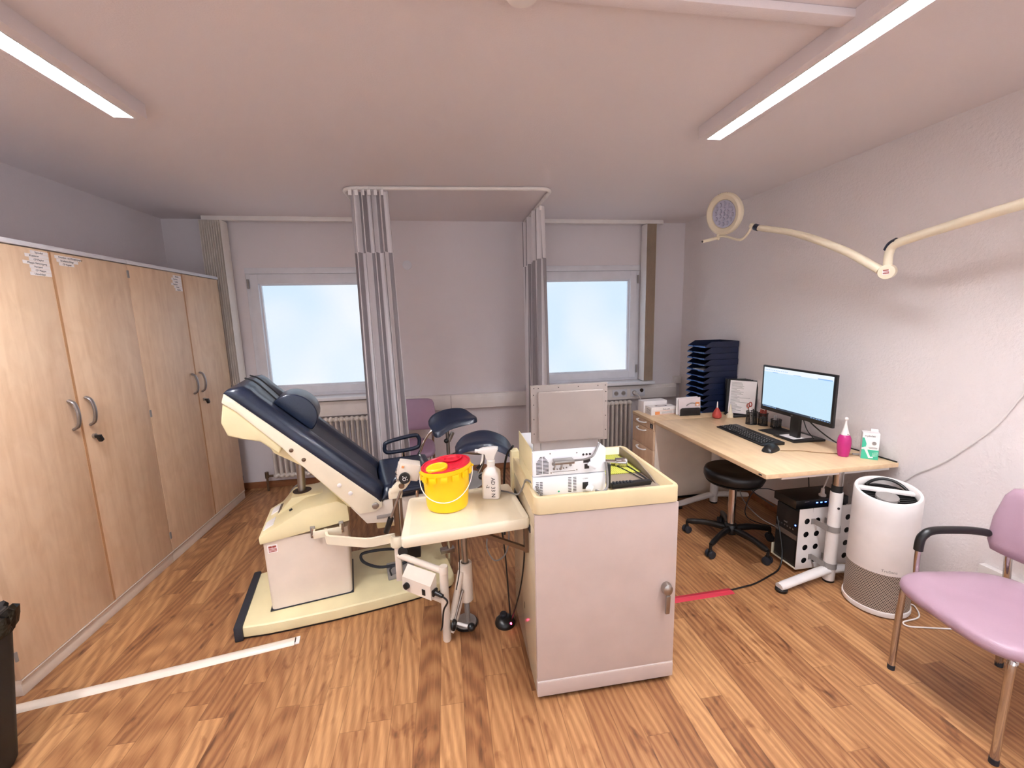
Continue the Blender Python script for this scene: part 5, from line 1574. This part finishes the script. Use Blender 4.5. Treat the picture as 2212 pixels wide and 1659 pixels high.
for i in range(6):
    a = 2 * PI * i / 6
    m.box((2.415 + .017 * math.cos(a), 2.862 + .017 * math.sin(a), DZ + .088 + .008 * (i % 3)), (.010, .016, .040), Matrix.Rotation(a, 3, 'Z') @ Matrix.Rotation(R(10 * (i % 3) - 10), 3, 'X'), .002)
o = single('clips', m, M['inkred'], 'reddish clips heaped in the tall black mesh cup', 'clips', (2.415, 2.862, DZ + .05)); o['kind'] = 'stuff'
for i in range(3):
    m = MB().box((2.452 + .010 * i, 2.785 - .004 * i, DZ + .050), (.0012, .046, .090), Matrix.Rotation(R(-60 + 12 * i), 3, 'Z'))
    single('note_card', m, M['paper'], 'white note card standing in the low mesh cup, %s' % ('nearest the pens', 'in the middle', 'nearest the monitor')[i], 'card', (2.452 + .010 * i, 2.785, DZ + .005), 'cards in the low mesh cup')

t = thing('irrigator_bottle', 'magenta squeeze bottle with a long white nozzle on the desk end', 'squeeze bottle', (2.345, 2.115, DZ))
P0 = (2.345, 2.115, DZ)
MB().lathe([(0, 0), (.022, 0), (.027, .004), (.0335, .045), (.0355, .085), (.033, .112), (.026, .130), (.022, .134), (0, .134)], P0, 32).build('bottle', M['pink'], t)
MB().lathe([(0, .132), (.0215, .132), (.0205, .142), (.014, .165), (.0065, .195), (.0045, .22), (.004, .228), (0, .228)], P0, 28).build('cone', M['white'], t)
MB().sphere((2.345, 2.115, DZ + .232), .0105, seg=18).build('tip_ball', M['white'], t)
MB().text('my', .008, frame((2.338, 2.0945, DZ + .138), (1, -.15, 0), (0, 0, 1))).build('lettering', M['ink'], t)

def bidet_box():
    t = thing('product_carton', 'small white and turquoise carton standing at the end of the desk', 'box', (2.455, 2.055, DZ), R(-42))
    w, d, h = .078, .060, .158
    B = lambda mb, n, m, p=t: mb.build(n, M[m], p, True)
    B(MB().bx((-w / 2, -d / 2, 0), (w / 2, d / 2, h), .001), 'carton', 'paper')
    y = -d / 2 - .0007
    m = MB().bx((-w / 2, y, .001), (w / 2, y + .001, .058)); m.bx((w / 2 - .0003, -d / 2, .001), (w / 2 + .0007, d / 2, .058))
    m.prism([(-w / 2, .068), (-.020, .076), (-.018, .092), (-.024, .112), (-.030, .128), (-w / 2, .130)], y, y + .001, 'xz')
    g = B(m, 'green_print', 'green')
    m = MB().prism([(-.028, .074), (-.014, .074), (-.010, .050), (.004, .016), (.016, .018), (.016, .010), (-.004, .008), (-.020, .046), (-.030, .066)], y - .0006, y + .0002, 'xz')
    for i in range(5):
        for j in range(4): m.lathe([(0, 0), (.0016, 0), (0, .0004)], (.014 + .005 * i, y - .0002, .018 + .007 * j + .002 * i), 8, Matrix.Rotation(R(90), 3, 'X'))
    B(m, 'white_print', 'paper')
    B(MB().text('mybidet', .0150, frame((-.030, y, .136), (1, 0, 0), (0, 0, 1))), 'lettering', 'ink')
    B(MB().lathe([(.008, 0), (.0105, 0), (.0105, .0006), (.008, .0006)], (.016, y + .0006, .098), 24, Matrix.Rotation(R(90), 3, 'X')), 'emblem', 'grey')
    m = MB().bx((-.004, y, .066), (.032, y + .0008, .0685)); m.bx((-.008, y, .071), (.032, y + .0008, .0735))
    for i in range(6): m.bx((w / 2 - .0002, -.018, .07 + .012 * i), (w / 2 + .0006, .018, .072 + .012 * i))
    B(m, 'fine_print', 'grey')
    B(MB().box((.020, d / 2 - .004, h + .006), (.034, .001, .018), Matrix.Rotation(R(-20), 3, 'X')), 'open_flap', 'paper')
bidet_box()

# ------------------------------------------------------------------ under the desk: computer in its holder
def holder():
    t = thing('computer_holder', 'white perforated metal computer holder clamped to the desk leg', 'computer holder', (2.185, 2.09, 0))
    B = lambda mb, n, m, p=t: mb.build(n, M[m], p)
    y0 = 2.078
    hx = [2.102, 2.174, 2.300, 2.386]; hz = [.337, .252, .167, .082]
    # perforated plate: a grid of cells with round holes cut out
    xs = [2.046, 2.138, 2.237, 2.343, 2.425]; zs = [.030, .1245, .2095, .2945, .418]
    bm = bmesh.new()
    for i in range(4):
        for j in range(4):
            cx, cz, r = hx[i], hz[3 - j], .0188
            a, b, c, d = xs[i], xs[i + 1], zs[j], zs[j + 1]
            n = 24
            inn, out = [], []
            for k in range(n):
                an = 2 * PI * k / n + PI / n
                ux, uz = math.cos(an), math.sin(an)
                inn.append(bm.verts.new((cx + r * ux, y0, cz + r * uz)))
                tx = ((b - cx) if ux > 0 else (a - cx)) / ux if abs(ux) > 1e-9 else 1e9
                tz = ((d - cz) if uz > 0 else (c - cz)) / uz if abs(uz) > 1e-9 else 1e9
                q = min(tx, tz)
                out.append(bm.verts.new((cx + q * ux, y0, cz + q * uz)))
            for k in range(n): bm.faces.new((inn[k], inn[(k + 1) % n], out[(k + 1) % n], out[k]))
            for sx, sz in ((a, c), (b, c), (b, d), (a, d)):
                v = bm.verts.new((sx, y0, sz))
                near = sorted(out, key=lambda o: (o.co - v.co).length)[:2]
                bm.faces.new((v, near[0], near[1]))
    bmesh.ops.remove_doubles(bm, verts=bm.verts[:], dist=1e-5)
    bmesh.ops.recalc_face_normals(bm, faces=bm.faces[:])
    if bm.faces[0].normal.y > 0: bmesh.ops.reverse_faces(bm, faces=bm.faces[:])
    bmesh.ops.solidify(bm, geom=bm.faces[:], thickness=.003)
    m = MB(); m._merge(bm)
    B(m, 'perforated_plate', 'white')
    B(MB().bx((2.046, y0, .026), (2.425, 2.275, .031), .001), 'bottom_shelf', 'creamlt')
    B(MB().bx((2.046, 2.272, .026), (2.425, 2.275, .10), .001), 'rear_lip', 'creamlt')
    for z in (.335, .105):
        m = MB().lathe([(.032, 0), (.035, 0), (.035, .034), (.032, .034)], (2.185, 1.985, z - .017), 30, cap=False)
        m.bx((2.146, 1.985, z - .017), (2.149, y0 + .001, z + .017)); m.bx((2.221, 1.985, z - .017), (2.224, y0 + .001, z + .017)); m.bx((2.128, y0 - .003, z - .017), (2.149, y0, z + .017))
        B(m, 'clamp_band', 'grey')
holder()
t = thing('desktop_computer', 'black desktop computer with a silver stripe in the holder under the desk', 'computer', (2.23, 2.175, .031))
MB().bx((2.055, 2.092, .031), (2.42, 2.262, .395), .004).build('case', M['black'], t)
MB().bx((2.052, 2.094, .207), (2.058, 2.260, .238)).build('silver_stripe', M['alu'], t)
MB().bx((2.0535, 2.10, .05), (2.056, 2.255, .195)).build('front_grille', M['blackmat'], t)
for i in range(6): MB().bx((2.0525, 2.24 - .022 * i - .008, .262), (2.056, 2.24 - .022 * i, .270)).build('front_port', M['alu'], t)
MB().text('intel', .016, frame((2.0535, 2.20, .285), (0, -1, 0), (0, 0, 1))).build('sticker', M['grey'], t)
MB().sphere((2.053, 2.11, .30), .005, (.5, 1, 1), 10).build('power_light', M['ledblue'], t)
t = thing('docking_box', 'flat black network box with blue lights on top of the desktop computer', 'network box', (2.25, 2.20, .396))
MB().bx((2.06, 2.125, .3955), (2.43, 2.30, .450), .006).build('case', M['black'], t)
m = MB()
for i in range(4): m.bx((2.20 + .03 * i, 2.1235, .424), (2.212 + .03 * i, 2.1255, .430))
m.build('blue_lights', M['ledblue'], t)
MB().bx((2.12, 2.1235, .436), (2.15, 2.1255, .441)).build('label_mark', M['alu'], t)
t = thing('white_plug', 'white plug and cord standing on the black box under the desk', 'plug', (2.275, 2.16, .450))
MB().lathe([(0, 0), (.020, 0), (.020, .010), (.011, .018), (.009, .05), (0, .05)], (2.275, 2.16, .450), 18).build('plug_body', M['white'], t)
MB().tube([(2.275, 2.16, .495), (2.285, 2.15, .55), (2.33, 2.18, .60), (2.42, 2.3, .60), (2.50, 2.4, .61)], .004, 8, 6).build('cord', M['white'], t)
for i, (pts, lab) in enumerate((([(2.10, 2.295, .43), (2.04, 2.35, .44), (1.99, 2.40, .40), (2.02, 2.5, .20), (2.15, 2.52, .10), (2.38, 2.45, .06)], 'dark cable looping under the desk behind the stool, upper one'),
                               ([(2.06, 2.29, .34), (2.0, 2.42, .40), (2.08, 2.55, .43), (2.2, 2.62, .48), (2.20, 2.66, .66)], 'dark cable hanging from the desk underside to the computer'),
                               ([(2.05, 2.24, .22), (2.0, 2.36, .25), (2.03, 2.56, .30), (2.10, 2.68, .42), (2.13, 2.70, .58), (2.13, 2.68, .69)], 'grey cable looping from the desk underside to the computer front'))):
    m = MB().tube(pts, .0032, 8, 8)
    single('loose_cable', m, M['cablegrey' if i == 2 else 'rubber'], lab, 'cable', pts[0])
m = MB().tube([(2.31, 2.33, .69), (2.315, 2.32, .6), (2.305, 2.29, .451)], .003, 8, 4)
single('hanging_wire', m, M['black'], 'thin black wire hanging from the tabletop to the black box', 'cable', (2.31, 2.33, .69))

# ------------------------------------------------------------------ stool
def stool():
    cx, cy = 1.90, 2.48
    t = thing('rolling_stool', 'round black rolling stool with chrome column pushed under the desk', 'stool', (cx, cy, 0))
    B = lambda mb, n, m, p=t: mb.build(n, M[m], p, False, 50)
    B(MB().lathe([(0, .465), (.165, .465), (.182, .475), (.190, .495), (.190, .520), (.182, .540), (.165, .549), (.08, .543), (0, .540)], (cx, cy, 0), 48), 'seat', 'black')
    B(MB().lathe([(0, .455), (.17, .455), (.178, .466), (0, .466)], (cx, cy, 0), 40), 'seat_pan', 'blackmat')
    m = MB().cyl((cx, cy, .39), (cx, cy, .46), .014, seg=18)
    m.bx((cx - .02, cy - .09, .440), (cx + .02, cy + .02, .455), .003)
    B(m, 'seat_post', 'bronze')
    B(MB().cyl((cx, cy, .405), (cx, cy, .425), .030, seg=24, bev=.004), 'collar', 'black')
    B(MB().cyl((cx, cy, .14), (cx, cy, .41), .0255, seg=26), 'gas_column', 'chrome')
    B(MB().lathe([(0, .075), (.038, .075), (.044, .09), (.040, .14), (.030, .150), (0, .150)], (cx, cy, 0), 28), 'hub', 'black')
    for k in range(5):
        a = R(-6 + 72 * k)
        d = Vector((math.cos(a), math.sin(a), 0))
        P = [Vector((cx, cy, .108)) + d * s + Vector((0, 0, z)) for s, z in ((.02, 0), (.15, .004), (.285, -.018))]
        l = B(MB().tube(P, [.024, .021, .016], 10, 5, flat=(.8, (0, 0, 1))), 'leg', 'black')
        w = Vector((cx, cy, 0)) + d * .285
        n = Vector((-d.y, d.x, 0))
        tw = Matrix.Rotation(R(35 * (k % 3) - 20), 3, 'Z') @ n
        m = MB()
        for s in (-1, 1): m.cyl(w + tw * (.008 * s) + Vector((0, 0, .0265)), w + tw * (.024 * s) + Vector((0, 0, .0265)), .0265, seg=22, bev=.004)
        B(m, 'caster_wheel', 'rubber', l)
        m = MB().cyl(w + Vector((0, 0, .04)), w + Vector((0, 0, .092)), .010, seg=12)
        m.box(w + Vector((0, 0, .040)), (.022, .022, .04), None, .006)
        B(m, 'caster_stem', 'black', l)
stool()

# ------------------------------------------------------------------ air purifier
def purifier():
    cx, cy = 2.262, 1.772
    t = thing('air_purifier', 'white cylindrical air purifier with a slanted black outlet beside the desk', 'air purifier', (cx, cy, 0))
    B = lambda mb, n, m, p=t, s=40: mb.build(n, M[m], p, True, s)
    r = .1405
    K = .20; dv = Vector((.62, .78))
    def slant(mb, z0):
        for v in mb.bm.verts:
            if v.co.z > z0: v.co.z += K * ((v.co.x * dv.x + v.co.y * dv.y)) * min(1, (v.co.z - z0) / .10)
        return mb
    B(MB().lathe([(0, .0), (r - .012, 0), (r - .012, .006), (r + .003, .008), (r + .006, .016), (r + .005, .034), (r - .004, .036), (0, .036)], (0, 0, 0), 64), 'base', 'white')
    B(MB().lathe([(r - .003, .034), (r, .034), (r, .242), (r - .003, .242)], (0, 0, 0), 96, cap=False), 'perforated_skirt', 'perf')
    m = MB().lathe([(r - .004, .240), (r + .001, .240), (r + .002, .245), (r + .0005, .56), (r, .645), (r - .004, .652), (r - .016, .652), (r - .020, .646), (r - .022, .618), (r - .022, .600)], (0, 0, 0), 96, cap=False)
    B(slant(m, .52), 'shell', 'white')
    m = MB().lathe([(0, .604), (r - .021, .604), (r - .021, .618), (r - .026, .618), (r - .028, .610), (0, .610)], (0, 0, 0), 64)
    g = B(slant(m, .52), 'outlet_well', 'blackmat')
    m = MB()
    for i in range(13):
        y = -.106 + i * .0175
        hw = math.sqrt(max(0, (r - .03) ** 2 - y * y))
        q = Matrix.Rotation(R(-25), 3, 'Z')
        b = MB().bx((-hw, y - .003, .609), (hw, y + .003, .618), .001)
        b.bm.transform(q.to_4x4()); m._merge(b.bm)
    B(slant(m, .52), 'outlet_slats', 'black', g)
    B(slant(MB().lathe([(0, .612), (.050, .612), (.048, .626), (.03, .632), (0, .633)], (-.012, -.01, 0), 36), .52), 'centre_dome', 'grey', g)
    b = MB().bx((-.118, -.014, .626), (.118, .014, .640), .003); b.bm.transform(Matrix.Translation((.012, .024, 0)) @ Matrix.Rotation(R(-38), 4, 'Z'))
    B(slant(b, .52), 'cross_bar', 'white')
    pts = [(.105 * math.cos(R(-15 + 115 * k / 12)), .105 * math.sin(R(-15 + 115 * k / 12)), .628 + .028 * math.sin(PI * k / 12)) for k in range(13)]
    B(slant(MB().tube(pts, .007, 10), .52), 'carry_loop', 'black')
    tx = MB()
    s = MB().text('TruSens', .020, Matrix.Identity(4), .0002)
    for v in s.bm.verts:
        a = R(222) + (v.co.x) / r
        v.co = Vector(((r + .0022 + v.co.z) * math.cos(a), (r + .0022 + v.co.z) * math.sin(a), .258 + v.co.y))
    B(s, 'lettering', 'grey')
    m = MB().tube([(.13, -.06, .02), (.165, -.075, .006), (.10, -.145, .005), (-.012, -.160, .005), (-.02, -.19, .005), (.06, -.215, .005), (.15, -.24, .005), (.25, -.27, .005)], .0035, 8, 8)
    B(m, 'power_cord', 'white')
purifier()
m = MB().tube([(XR - .006, 1.40, 1.30), (XR - .006, 1.476, 1.205), (XR - .006, 1.556, 1.035), (XR - .006, 1.70, .84), (XR - .006, 1.79, .745), (XR - .006, 1.86, .685), (XR - .006, 1.93, .60)], .0045, 8, 6)
single('wall_cord', m, M['white'], 'white cord running down the right wall to behind the air purifier', 'cord', (XR - .006, 1.7, .84))

# ------------------------------------------------------------------ lilac visitor chairs (own axes: front towards -y)
def visitor_chair(loc, rz, label, seatmat, arms):
    t = thing('visitor_chair', label, 'chair', loc, rz)
    B = lambda mb, n, m, p=t, s=50: mb.build(n, M[m], p, True, s)
    def so(f, z):
        pts = []
        for k in range(64):
            a = 2 * PI * k / 64; c, s = math.cos(a), math.sin(a)
            ex = .50 if s < 0 else .62
            x = (abs(c) ** ex) * (1 if c >= 0 else -1); y = (abs(s) ** ex) * (1 if s >= 0 else -1)
            w = .245 - .03 * (y + 1) / 2
            pts.append((x * w * f, y * .245 * f - .005, z - .010 * max(0, -y) ** 3 * 1.2 + .006 * max(0, y)))
        return pts
    rings = [so(.90, .412), so(.985, .418), so(1.0, .430), so(.992, .446), so(.96, .458), so(.88, .465), so(.6, .468), so(.25, .464)]
    B(MB().loft(rings), 'seat', seatmat, s=80)
    for x in (-.203, .203):
        B(MB().tube([(x, -.20, .004), (x * .985, -.195, .36), (x * .97, -.185, .395), (x * .93, -.15, .408), (x * .93, .10, .408)], .0125, 12, 4), 'front_leg', 'chrome')
        B(MB().tube([(x, .285, .004), (x, .255, .40), (x, .245, .55), (x, .262, .70), (x * .97, .285, .80)], .0125, 12, 5), 'rear_leg', 'chrome')
        for y in (-.20, .285): B(MB().cyl((x, y, 0), (x, y, .022), .0135, seg=14), 'foot_cap', 'rubber')
    B(MB().tube([(-.19, .10, .408), (.19, .10, .408)], .010, 10), 'seat_bar', 'chrome')
    rings = []
    for z, w, th, yo in ((.555, .20, .012, .232), (.562, .225, .022, .232), (.60, .24, .026, .236), (.70, .242, .027, .250), (.80, .232, .026, .272), (.835, .215, .022, .280), (.846, .18, .012, .283)):
        rg = []
        for k in range(40):
            a = 2 * PI * k / 40; c, s = math.cos(a), math.sin(a)
            x = (abs(c) ** .45) * (1 if c >= 0 else -1) * w; y = (abs(s) ** .6) * (1 if s >= 0 else -1) * th
            rg.append((x, yo + y - .018 + .55 * (x * x) * -.9, z))
        rings.append(rg)
    B(MB().loft(rings), 'backrest', seatmat, s=80)
    for s_ in arms:
        x = .232 * s_
        a = [(x * .92, -.115, .40), (x, -.115, .45), (x, -.118, .585), (x, -.100, .628), (x, -.055, .645), (x, .08, .642), (x, .17, .628), (x * .96, .245, .605)]
        ar = B(MB().tube(a, .0105, 12, 5), 'arm_tube', 'chrome')
        P = catmull(a, 8)
        sel = [p for p in P if p.z > .555 and p.y < .172]
        B(MB().tube(sel, .0165, 14), 'arm_pad', 'black', ar, 60)
        B(MB().sphere(sel[-1], .0160, seg=12), 'pad_end', 'black', ar)
    return t
visitor_chair((2.067, 1.156, 0), R(-98.7), 'lilac vinyl visitor chair with black armrests, foreground beside the right wall', 'purple', (1, -1))
visitor_chair((-.375, 3.83, 0), 0, 'mauve visitor chair against the back wall, half hidden by striped curtain', 'purpledk', ())

# ------------------------------------------------------------------ surgical lamp on the right wall
def surgical_lamp():
    t = thing('surgical_lamp', 'white surgical examination lamp on a jointed arm reaching from the right wall', 'surgical lamp', (XR, .95, 2.05))
    B = lambda mb, n, m, p=t, s=40: mb.build(n, M[m], p, False, s)
    J = Vector((2.25, 1.891, 1.782))
    B(MB().cyl((XR, .72, 2.06), (XR - .05, .72, 2.06), .06, seg=28, bev=.006), 'wall_mount', 'creamlt')
    a = [(XR - .05, .72, 2.06), (2.42, .90, 2.055), (2.33, 1.15, 2.03), (2.262, 1.40, 1.99), (2.250, 1.70, 1.945), (2.25, 1.82, 1.925), (2.25, 1.875, 1.908), (2.25, 1.893, 1.87), (2.25, 1.893, 1.80)]
    B(MB().tube(a, [.022, .022, .022, .022, .022, .021, .020, .019, .019], 18, 6), 'rear_arm', 'creamlt')
    B(MB().tube([(2.25, 1.858, 1.926), (2.25, 1.886, 1.914), (2.25, 1.902, 1.888)], .0185, 14, 5, flat=(1.1, (1, 0, 0))), 'elbow_cover', 'navy')
    nz = Vector((-.85, -.50, -.1)).normalized()
    B(MB().cyl(J - nz * .030, J + nz * .030, .036, seg=36, bev=.006), 'joint', 'creamlt')
    f = frame(J + nz * .0305, Vector((0, -1, 0)) - nz * (-nz.y), (0, 0, 1))
    s = MB().bx((-.014, -.012, 0), (.014, .014, .0006)); s.bm.transform(f); so = B(s, 'maker_sticker', 'paper')
    s = MB().bx((-.012, .006, .0005), (.010, .012, .0010)); s.bx((-.012, -.008, .0005), (.012, -.003, .0010)); s.bx((-.010, 0, .0005), (.012, .003, .001)); s.bm.transform(f); B(s, 'print', 'inkred', so)
    E = Vector((2.07, 2.62, 2.145))
    b = [J + Vector((-.010, .03, .012)), J.lerp(E, .3) + Vector((0, 0, .035)), J.lerp(E, .65) + Vector((0, 0, .040)), E]
    B(MB().tube(b, [.021, .021, .019, .0165], 18, 8), 'spring_arm', 'creamlt')
    d = (E - J).normalized()
    B(MB().cyl(E - d * .012, E + d * .022, .0205, seg=22, bev=.003), 'collar', 'navy')
    B(MB().cyl(E + d * .02, E + d * .055, .0165, seg=20, bev=.003), 'swivel', 'creamlt')
    C = Vector((2.0, 2.87, 2.288))
    nf = Vector((-.94, -.27, -.20)).normalized()
    Bk = Vector((2.0, 2.93, 2.145))
    S0 = E + d * .045
    B(MB().tube([S0, S0 + Vector((-.005, .03, -.045)), S0 + Vector((-.015, .09, -.075)), Bk + Vector((.02, -.06, -.010)), Bk], .0085, 12, 7), 'yoke', 'creamlt')
    q = Vector((0, 0, 1)).rotation_difference(nf).to_matrix()
    h = MB().lathe([(0, -.050), (.085, -.050), (.125, -.040), (.140, -.016), (.143, .0), (.140, .014), (.128, .022), (.118, .020), (.098, .010), (.094, .0), (.0, .0)], C, 64, q)
    ho = B(h, 'lamp_head', 'creamlt')
    B(MB().lathe([(0, .0), (.093, .0), (.093, .006), (.0, .0075)], C, 48, q), 'lens_plate', 'glassy', ho)
    for ring, n in ((0, 1), (.033, 6), (.068, 12)):
        for k in range(n):
            an = 2 * PI * k / n + ring
            p = C + q @ Vector((ring * math.cos(an), ring * math.sin(an), .006))
            B(MB().lathe([(.0, .004), (.006, .004), (.0135, .009), (.0145, .009), (.0145, .0), (.0, .0)], p, 16, q), 'led_lens', 'glassy', ho)
    kx = (Bk - C); kx = (kx - nf * kx.dot(nf)).normalized()
    B(MB().cyl(C + kx * .128 + nf * .0, C + kx * .178 + nf * .012, .016, .014, seg=18, bev=.003), 'hub', 'creamlt', ho)
    H0 = C + kx * .165 + nf * .02
    H1 = H0 + Vector((-.055, .05, -.030)).normalized() * .0 + Vector((-.125, -.02, -.028))
    B(MB().cyl(H0, H1, .0105, seg=18, bev=.002), 'handle', 'creamlt')
    B(MB().sphere(H1, .0075, seg=12), 'handle_end', 'ink')
    tx = MB()
    up = (Vector((0, 0, 1)) - nf * nf.z).normalized(); sd = up.cross(nf)
    for i in range(5): tx.box(C + up * .139 * math.cos(.12 * i - .15) + sd * .139 * math.sin(.12 * i - .15) + nf * .006, (.004, .008, .012), q)
    B(tx, 'name_mark', 'ink', ho)
surgical_lamp()
